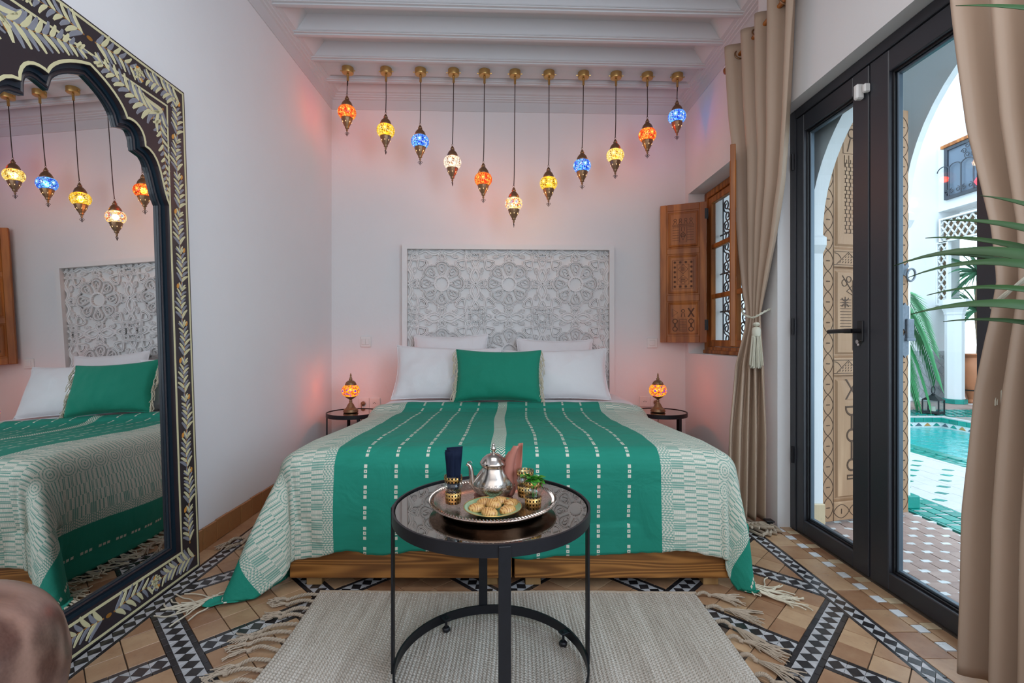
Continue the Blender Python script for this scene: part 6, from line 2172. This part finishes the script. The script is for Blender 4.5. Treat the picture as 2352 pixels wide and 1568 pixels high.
# band between the openings, lintel
mk('wall_courtyard_lintel', MB().box(XC + .02, XC + .2, 5.55, 6.30, 1.6, 3.05).box(XC, XC + .3, 7.20, 7.30, .0, 0.001), M['outwall'], kind='structure', smooth=False)
col = thing('courtyard_column', 'white octagonal column with a green tiled foot across the pool', 'column', (6.90, 7.36, 0))
mk('shaft', MB().lathe([(.115, .07), (.115, 1.38)], 8), M['outwall'], col, local=True, smooth=False)
mk('capital', MB().lathe([(.118, 1.36), (.125, 1.38), (.125, 1.40), (.135, 1.43), (.17, 1.50), (.185, 1.52), (.185, 1.60)], 8), M['outwall'], col, local=True, smooth=False)
for k in range(8):
    a = k * pi / 4 + pi / 8
    o = mk('foot_tile', MB().box(-.01, .012, -.055, .055, 0, .07, .004), M['greent'], col, local=True, smooth=False); o.location = (.128 * cos(a), .128 * sin(a), 0); o.rotation_euler = (0, 0, a)
def lattice(name, label, y0, y1, z0, z1, x):
    t = thing(name, label, 'screen', (x, (y0 + y1) / 2, z0))
    b = MB(); s = .115; w = .011
    def seg(p, q):
        # clip the slanted lath to the panel
        (ya, za), (yb2, zb) = p, q
        pts = []
        for i in range(61):
            f = i / 60; y = lerp(ya, yb2, f); z = lerp(za, zb, f)
            if y0 <= y <= y1 and z0 <= z <= z1: pts.append((y, z + 0, f))
        if len(pts) > 1:
            w2 = [(q_[0], q_[1]) for q_ in (pts[0], pts[-1])]
            rb = MB().ribbon(w2, .018, 0, .02)
            b.add([(x - zz, yy, z_) for yy, z_, zz in rb.v], rb.f)
    H = z1 - z0; n = int((y1 - y0 + H) / s) + 2
    for k in range(-1, n):
        seg((y0 + k * s, z0), (y0 + k * s - H / 1.35, z1)); seg((y0 + k * s - H / 1.35, z0), (y0 + k * s, z1))
    mk('lattice_laths', b, M['outwall'], t, smooth=False, kind='stuff')
    mk('lattice_backing', MB().box(x + .03, x + .045, y0, y1, z0, z1), M['bark'], t, smooth=False)
    mk('lattice_frame', fr_rect(y0 - .03, y1 + .03, z0 - .03, z1 + .03, .03, x - .03, x + .03, .003), M['outwall'], t, smooth=False)
lattice('lattice_screen', 'white diamond lattice screen running level above the column', 6.35, 7.66, 2.56, 2.89, 6.98)
lattice('lattice_screen', 'narrow upright white diamond lattice screen beside the column capital', 7.56, 7.72, 1.56, 2.52, 6.98)
wn2 = thing('window_2', None, None, (XC - .02, 7.0, 3.2), kind='structure')
mk('shaded_room_panel', MB().box(XC - .015, XC - .005, 6.2, 7.60, 3.20, 4.02), M['hole'], wn2, smooth=False)  # flat panel on the wall, the shade behind the glass is its colour
mk('window_frame', fr_rect(6.2, 7.60, 3.20, 4.02, .05, XC - .05, XC - .0, .004), M['ironblue'], wn2, smooth=False)
mk('pane', MB().box(XC - .030, XC - .026, 6.25, 7.55, 3.25, 3.97), M['pane'], wn2, smooth=False)
mk('wood_lintel', MB().box(XC - .07, XC, 6.15, 7.64, 4.02, 4.07, .004), M['shutter'], wn2, smooth=False)
b = MB()
for k in range(7):
    yy = 6.3 + k * .20
    b.tube([(XC - .06, yy, 3.24), (XC - .06, yy, 3.70)], .010, 6)
    b.tube([(XC - .06, yy + .2 * (1 - cos(pi * i / 10)) / 2, 3.66 + .07 * sin(pi * i / 10)) for i in range(11)], .008, 5)
    for q in (-1, 1): b.tube(scroll(yy + q * .05, 3.31, .04, pi / 2, 1.2, q, XC - .06), .007, 5)
for yc in (6.6, 7.15):
    for q in range(6):
        a = q * pi / 3; b.tube(scroll(yc + .10 * cos(a), 3.85 + .10 * sin(a) * .8, .045, a, 1.2, 1, XC - .06), .007, 5)
mk('scroll_grille', b, M['ironblue'], wn2)
m, t_, bb_ = new_mat('red_lantern_glow'); bb_.inputs['Emission Color'].default_value = (1, .03, .05, 1); bb_.inputs['Emission Strength'].default_value = 4; bb_.inputs['Base Color'].default_value = (.5, .02, .02, 1)
M['redglow'] = m
mk('red_lamp', MB().lathe([(0, -.06), (.05, -.05), (.075, 0), (.05, .05), (0, .06)], 16).tf(Matrix.Translation((XC - .10, 6.95, 3.30))), M['redglow'], wn2)

# ---------------------------------------------------------------- carved cedar door leaf standing open outside
# plane from the hinge (1.67,2.517) to (2.215,2.665)
DA, DB = Vector((1.672, 2.535, 0)), Vector((2.262, 2.690, 0))
DL = (DB - DA).length; dang = atan2(DB.y - DA.y, DB.x - DA.x)
cd = thing('carved_door', 'carved sun-bleached cedar door leaf standing open outside the glass door', 'door', (DA.x, DA.y, .0), kind='thing')
cd.rotation_euler = (0, 0, dang)
DH = 2.285; T = .045
def dloc(b):        # local: x along the door, z up, front face towards the room at y = 0
    return b
bw = .078
b = MB()
b.box(0, bw, 0, T, .02, DH, .003); b.box(DL - bw, DL, 0, T, .02, DH, .003)
rz = [(.02, .02 + .10), (.80, .895), (1.385, 1.48), (DH - .085, DH)]
for a, c in rz: b.box(bw, DL - bw, 0, T, a, c, .003)
dfr = mk('door_stiles', b, M['door'], cd, local=True, smooth=False)
cells = [(rz[0][1], rz[1][0]), (rz[1][1], rz[2][0]), (rz[2][1], rz[3][0])]
def onface(parent, name, rbs, m, y0=0.0, **k):
    b = MB(); b.v = [(x, y0 - z, y) for x, y, z in rbs.v]; b.f = rbs.f
    return mk(name, b, m, parent, local=True, smooth=False, **k)
pls = []
for ci, (a, c) in enumerate(cells):
    p = MB(); x0, x1 = bw, DL - bw
    rings = [(0, .004), (.014, .010), (.020, .010), (.030, .020), (.034, .020)]
    rings = [(o, .022 - d) for o, d in rings]
    for (o, yv) in rings: p.v += [(x0 + o, yv, a + o), (x1 - o, yv, a + o), (x1 - o, yv, c - o), (x0 + o, yv, c - o)]
    for k in range(len(rings) - 1):
        for e in range(4):
            f_ = (e + 1) % 4; p.f.append((4 * k + e, 4 * k + f_, 4 * k + 4 + f_, 4 * k + 4 + e))
    n4 = 4 * (len(rings) - 1); p.f.append((n4, n4 + 1, n4 + 2, n4 + 3))
    pls.append(mk('door_panel', p, M['door'], cd, local=True, smooth=False))
PYF = .0015
def lnr(b, pts, w=.005, closed=False): b.ribbon(pts, w, 0, .0016, closed)
# petal chain on the stiles and rails
b = MB()
def petals(x0, z0, dx, dz, n, w):
    """row of leaf pairs along (dx,dz) of step length, w = band width"""
    L = hypot(dx, dz); ux, uz = dx / L, dz / L; nx, nz_ = -uz, ux
    for k in range(n):
        cx, cz = x0 + dx * k, z0 + dz * k
        for s_ in (-1, 1):
            P = lambda t, q: (cx + ux * t * L + nx * q * w / 2, cz + uz * t * L + nz_ * q * w / 2)
            lnr(b, bez(P(0, 0), P(.12, s_ * .65), P(.38, s_ * .95), P(.5, s_ * .98), 5) , .0042)
            lnr(b, bez(P(.5, s_ * .98), P(.62, s_ * .95), P(.88, s_ * .65), P(1, 0), 5), .0042)
        P = lambda t, q: (cx + ux * t * L + nx * q * w / 2, cz + uz * t * L + nz_ * q * w / 2)
        lnr(b, [P(.5, -.35), P(.5, .35)], .006)
petals(bw / 2, .04, 0, .110, 20, bw * .9)
petals(DL - bw / 2, .04, 0, .110, 20, bw * .9)
petals(bw, .07, .105, 0, 4, .075)
petals(bw, DH - .043, .105, 0, 4, .07)
lnr(b, [(bw - .003, .02), (bw - .003, DH)], .003); lnr(b, [(DL - bw + .003, .02), (DL - bw + .003, DH)], .003)
for (a, c) in (rz[1], rz[2]):
    lnr(b, [(bw, a + .012), (DL - bw, a + .012)], .003); lnr(b, [(bw, c - .012), (DL - bw, c - .012)], .003)
    k = 0
    for xx in (bw + .10, bw + .275):
        lnr(b, [(xx - .08, a + .015), (xx, c - .015), (xx + .08, a + .015)], .004)
        for r_ in range(4):
            for q in range(-3 + r_, 4 - r_):
                lnr(b, [(xx + q * .019 - .003, a + .022 + r_ * .014), (xx + q * .019 + .003, a + .030 + r_ * .014)], .004)
        lnr(b, bez((xx - .095, c - .02), (xx - .07, c - .02), (xx - .06, c - .035), (xx - .05, c - .05), 4), .004)
onface(dfr, 'petal_carving', b, M['carve2'])
# panel motifs
b = MB(); a, c = cells[0]; mx_ = bw + .135
for xx in (bw + .125, bw + .275):
    z = a + .12
    def shp(pts, w=.016): lnr(b, pts, w, True)
    shp(circ_pts(xx, z + .075, .030, 0, 2 * pi, 14)[:-1], .012)
    lnr(b, [(xx - .03, z + .0), (xx + .03, z), (xx + .03, z + .018), (xx - .03, z + .018)], .009, True)
    lnr(b, [(xx, z + .11), (xx, z + .20)], .013)
    shp(circ_pts(xx, z + .235, .032, 0, 2 * pi, 14)[:-1], .012)
    lnr(b, [(xx, z + .27), (xx, z + .34)], .013)
    lnr(b, circ_pts(xx, z + .385, .04, pi, 2 * pi, 10), .012); lnr(b, [(xx - .045, z + .39), (xx + .045, z + .39)], .010)
    lnr(b, [(xx - .04, z + .43), (xx + .04, z + .43), (xx - .04, z + .54), (xx + .04, z + .54)], .013, True)
onface(pls[0], 'cut_ornament', b, M['carve2'], PYF)
b = MB(); a, c = cells[1]
def zz_star(x, z, s=.026):
    lnr(b, circ_pts(x, z + s * 1.05, s * .8, pi * 1.1, pi * 1.9, 6), .006); lnr(b, circ_pts(x, z - s * 1.05, s * .8, pi * .1, pi * .9, 6), .006)
    lnr(b, [(x, z - s), (x, z + s)], .006); lnr(b, [(x - s * .7, z), (x + s * .7, z)], .004)
for col_ in (.165, .255):
    for k in range(6): zz_star(bw + col_, a + .075 + k * .062)
    lnr(b, [(bw + col_ - .034, a + .04), (bw + col_ + .034, a + .04), (bw + col_ + .034, a + .42), (bw + col_ - .034, a + .42)], .003, True)
for k in range(10): lnr(b, [(bw + .045, a + .17 + k * .016), (bw + .12, a + .17 + k * .016)], .003)
lnr(b, [(bw + .06, c - .045), (bw + .15, c - .16)], .006); lnr(b, [(bw + .15, c - .16), (bw + .09, c - .13), (bw + .14, c - .09)], .006, True)
lnr(b, circ_pts(bw + .075, c - .085, .018, 0, 2 * pi, 10), .005); lnr(b, circ_pts(bw + .105, c - .065, .016, 0, 2 * pi, 10), .005)
zz_star(bw + .08, c - .19, .03); zz_star(bw + .25, c - .08, .03)
for k in range(4): zz_star(bw + .33, a + .1 + k * .1)
onface(pls[1], 'cut_ornament', b, M['carve2'], PYF)
b = MB(); a, c = cells[2]
for (xx, wd) in ((bw + .075, .0), (bw + .23, .0)):
    for r_ in range(19):
        z = a + .09 + r_ * .021
        for q in range(4):
            lnr(b, [(xx + q * .027, z), (xx + q * .027 + .019, z)], .0045)
            lnr(b, [(xx + q * .027 + (.006 if r_ % 2 else .015), z), (xx + q * .027 + (.006 if r_ % 2 else .015), z + .018)], .004)
    lnr(b, circ_pts(xx + .05, c - .09, .025, 0, 2 * pi, 12), .008); lnr(b, [(xx + .02, c - .19), (xx + .04, c - .12)], .008); lnr(b, [(xx + .08, c - .19), (xx + .06, c - .12)], .008)
    lnr(b, [(xx - .01, c - .20), (xx + .11, c - .20), (xx + .11, c - .045), (xx - .01, c - .045)], .003, True)
    for q in range(4): lnr(b, [(xx + q * .03, c - .27), (xx + q * .03, c - .21)], .003)
onface(pls[2], 'cut_ornament', b, M['carve2'], PYF)
# forged knocker and latch on the free stile
xk = DL - .034
kp = mk('knocker_plate', (lambda q: (setattr(q, 'v', [(x, -z, y) for x, y, z in q.v]), q)[1])(MB().prism([(xk - .035, 1.415), (xk - .018, 1.425), (xk, 1.405), (xk + .018, 1.425), (xk + .030, 1.405), (xk + .012, 1.385), (xk + .030, 1.365), (xk, 1.352), (xk - .030, 1.362), (xk - .018, 1.385)], 0, .006)), M['hardware'], cd, local=True, smooth=False)
mk('knocker_ring', MB().tube([(xk + .022 + .030 * cos(2 * pi * i / 24), -.022 - .004 * sin(2 * pi * i / 24), 1.355 + .034 * sin(2 * pi * i / 24)) for i in range(24)], .0055, 8, closed=True), M['hardware'], cd, local=True)
def latchp(z0, z1, xw):
    return MB().prism([(xk - xw, z0 + .02), (xk - xw * .3, z0 + .012), (xk, z0), (xk + xw * .3, z0 + .012), (xk + xw, z0 + .02), (xk + xw, z1 - .02), (xk + xw * .3, z1 - .012), (xk, z1), (xk - xw * .3, z1 - .012), (xk - xw, z1 - .02)], 0, .007)
for (z0, z1, xw) in ((1.04, 1.20, .030), (.89, 1.03, .026)):
    q = latchp(z0, z1, xw); q.v = [(x, -z, y) for x, y, z in q.v]; mk('latch_plate', q, M['hardware'], cd, local=True, smooth=False)
mk('latch_bolt', MB().box(xk + .0, xk + .05, -.022, -.004, 1.00, 1.11, .004).box(xk - .006, xk + .058, -.024, -.004, .985, 1.003, .003), M['hardware'], cd, local=True, smooth=False)

# ---------------------------------------------------------------- lantern, palms, jar
lt = thing('courtyard_lantern', 'small black metal lantern with glass sides standing by the far end of the pool', 'lantern', (5.66, 6.34, 0))
lt.rotation_euler = (0, 0, .5)
s = .085
mk('base', MB().box(-s - .008, s + .008, -s - .008, s + .008, .01, .035, .003), M['iron'], lt, local=True, smooth=False)
for (x, y) in ((-s, -s), (s, -s), (s, s), (-s, s)):
    mk('post', MB().box(x - .007, x + .007, y - .007, y + .007, .0, .185, .001), M['iron'], lt, local=True, smooth=False)
for k in range(4):
    o = mk('pane', MB().box(-s + .007, s - .007, -.0015, .0015, .035, .18), M['pane'], lt, local=True, smooth=False); a = k * pi / 2
    o.location = (s * sin(a), -s * cos(a), 0); o.rotation_euler = (0, 0, a)
mk('roof', MB().add([(-s - .012, -s - .012, .183), (s + .012, -s - .012, .183), (s + .012, s + .012, .183), (-s - .012, s + .012, .183), (-.02, -.02, .25), (.02, -.02, .25), (.02, .02, .25), (-.02, .02, .25)], [(0, 1, 5, 4), (1, 2, 6, 5), (2, 3, 7, 6), (3, 0, 4, 7), (4, 5, 6, 7), (3, 2, 1, 0)]).lathe([(.02, .25), (.024, .258), (.012, .268), (0, .27)], 12), M['iron'], lt, local=True, smooth=False)
mk('handle', MB().tube([(.052 * cos(2 * pi * i / 20), 0, .315 + .048 * sin(2 * pi * i / 20)) for i in range(20)], .0055, 6, closed=True), M['iron'], lt, local=True)
mk('candle', MB().lathe([(0, .036), (.025, .036), (.025, .10), (0, .10)], 16), M['tassel'], lt, local=True)

def frond(parent, p0, az, L, droop, leafL, m, n=28, name='frond', rise=.35):
    """arched rachis with leaflets, one mesh"""
    b = MB(); pts = []
    for i in range(n + 1):
        t = i / n
        r = L * t * (1 - .12 * t); z = rise * L * sin(pi * min(1, t * .9)) - droop * L * t * t
        pts.append(Vector((p0[0] + r * cos(az), p0[1] + r * sin(az), p0[2] + z)))
    b.tube([tuple(p) for p in pts], [lerp(.010, .002, i / n) for i in range(n + 1)], 5)
    for i in range(2, n + 1):
        for hlf in (0, .5):
            p = pts[i] if not hlf else (pts[i] + pts[i - 1]) / 2
            d = pts[i] - pts[i - 1]; d.normalize()
            sd = d.cross(Vector((0, 0, 1))); sd.normalize()
            ll = leafL * (.55 + .6 * sin(pi * min(1, i / n * .9))) * R.uniform(.9, 1.1)
            for s_ in (-1, 1):
                dr = (sd * s_ * .75 + d * .6 + Vector((0, 0, -.10))); dr.normalize()
                w = Vector((0, 0, 1)).cross(dr); w.normalize(); w = w * .5 + Vector((0, 0, .5)); ww = leafL * .055
                q1 = p + dr * ll * .45 + Vector((0, 0, -.02 * ll)); q2 = p + dr * ll + Vector((0, 0, -.32 * ll))
                o = len(b.v)
                b.v += [tuple(p + w * ww * .3), tuple(p - w * ww * .3), tuple(q1 + w * ww), tuple(q1 - w * ww), tuple(q2)]
                b.f += [(o, o + 1, o + 3, o + 2), (o + 2, o + 3, o + 4)]
    return mk(name, b, m, parent, smooth=True)
pa = thing('date_palm', 'feathery green palm whose fronds arch out beside the carved door across the pool', 'palm', (5.06, 6.80, 0))
mk('pot', MB().lathe([(0, 0), (.16, 0), (.22, .30), (.235, .32), (.235, .36), (.21, .36), (0, .34)], 28), M['pot'], pa, local=True)
mk('trunk', MB().lathe([(.07, .33), (.065, .6), (.075, 1.20), (.05, 1.30), (0, 1.33)], 14, flute=7, fa=.08), M['bark'], pa, local=True)
for (az, L, dr_, ri, zz) in ((-.15, .98, .55, .55, 1.0), (-.35, .95, .95, .45, .98), (-.7, .80, 1.35, .35, .95), (.3, .9, .8, .4, 1.0), (-1.2, .8, 1.2, .4, .95), (1.2, .8, .9, .5, 1.0), (2.2, .9, .9, .5, 1.0), (3.1, .9, .9, .5, 1.0), (-2.2, .9, .9, .5, 1.0), (-.5, .7, 1.6, .3, .9), (-.05, .75, 1.3, .35, .9)):
    frond(pa, (5.06, 6.80, zz + .26), az, L, dr_, .30, M['palm2'], rise=ri)
pb = thing('tall_yucca', 'tall spiky yucca with drooping blades beside the far column', 'palm', (7.52, 7.62, 0))
mk('pot', MB().lathe([(0, 0), (.14, 0), (.19, .26), (.20, .30), (.18, .30), (0, .29)], 24), M['pot'], pb, local=True)
mk('trunk', MB().tube([(0, 0, .28), (.03, 0, .9), (0, .02, 1.5), (.03, .0, 2.0)], [.05, .04, .04, .03], 10), M['bark'], pb, local=True)
for (zc, nb, LL) in ((2.05, 44, .62), (1.45, 40, .58)):
    for k in range(nb):
        az = k * 2.399; el = R.uniform(-.9, 1.2); L = LL * R.uniform(.75, 1.1)
        p0 = Vector((7.52, 7.62, zc)); tipv = p0 + Vector((cos(az) * cos(el), sin(az) * cos(el), sin(el))) * L + Vector((0, 0, -.12 * L))
        blade(pb, tuple(p0), tuple(tipv), .050, .06, m='palm3', n=7)
jar = thing('clay_jar', 'terracotta amphora jar by the grey tiled wall across the pool', 'jar', (7.22, 7.40, 0))
mk('jar_body', MB().lathe([(0, .0), (.07, 0), (.075, .02), (.05, .06), (.09, .16), (.135, .27), (.15, .40), (.155, .52), (.14, .60), (.11, .66), (.10, .70), (.12, .73), (.155, .75), (.155, .765), (.10, .76), (.09, .70), (0, .68)], 32), M['pot'], jar, local=True)
mk('jar_stand', MB().tube([(.12 * cos(2 * pi * i / 20), .12 * sin(2 * pi * i / 20), .20) for i in range(20)], .008, 6, closed=True), M['iron'], jar, local=True)
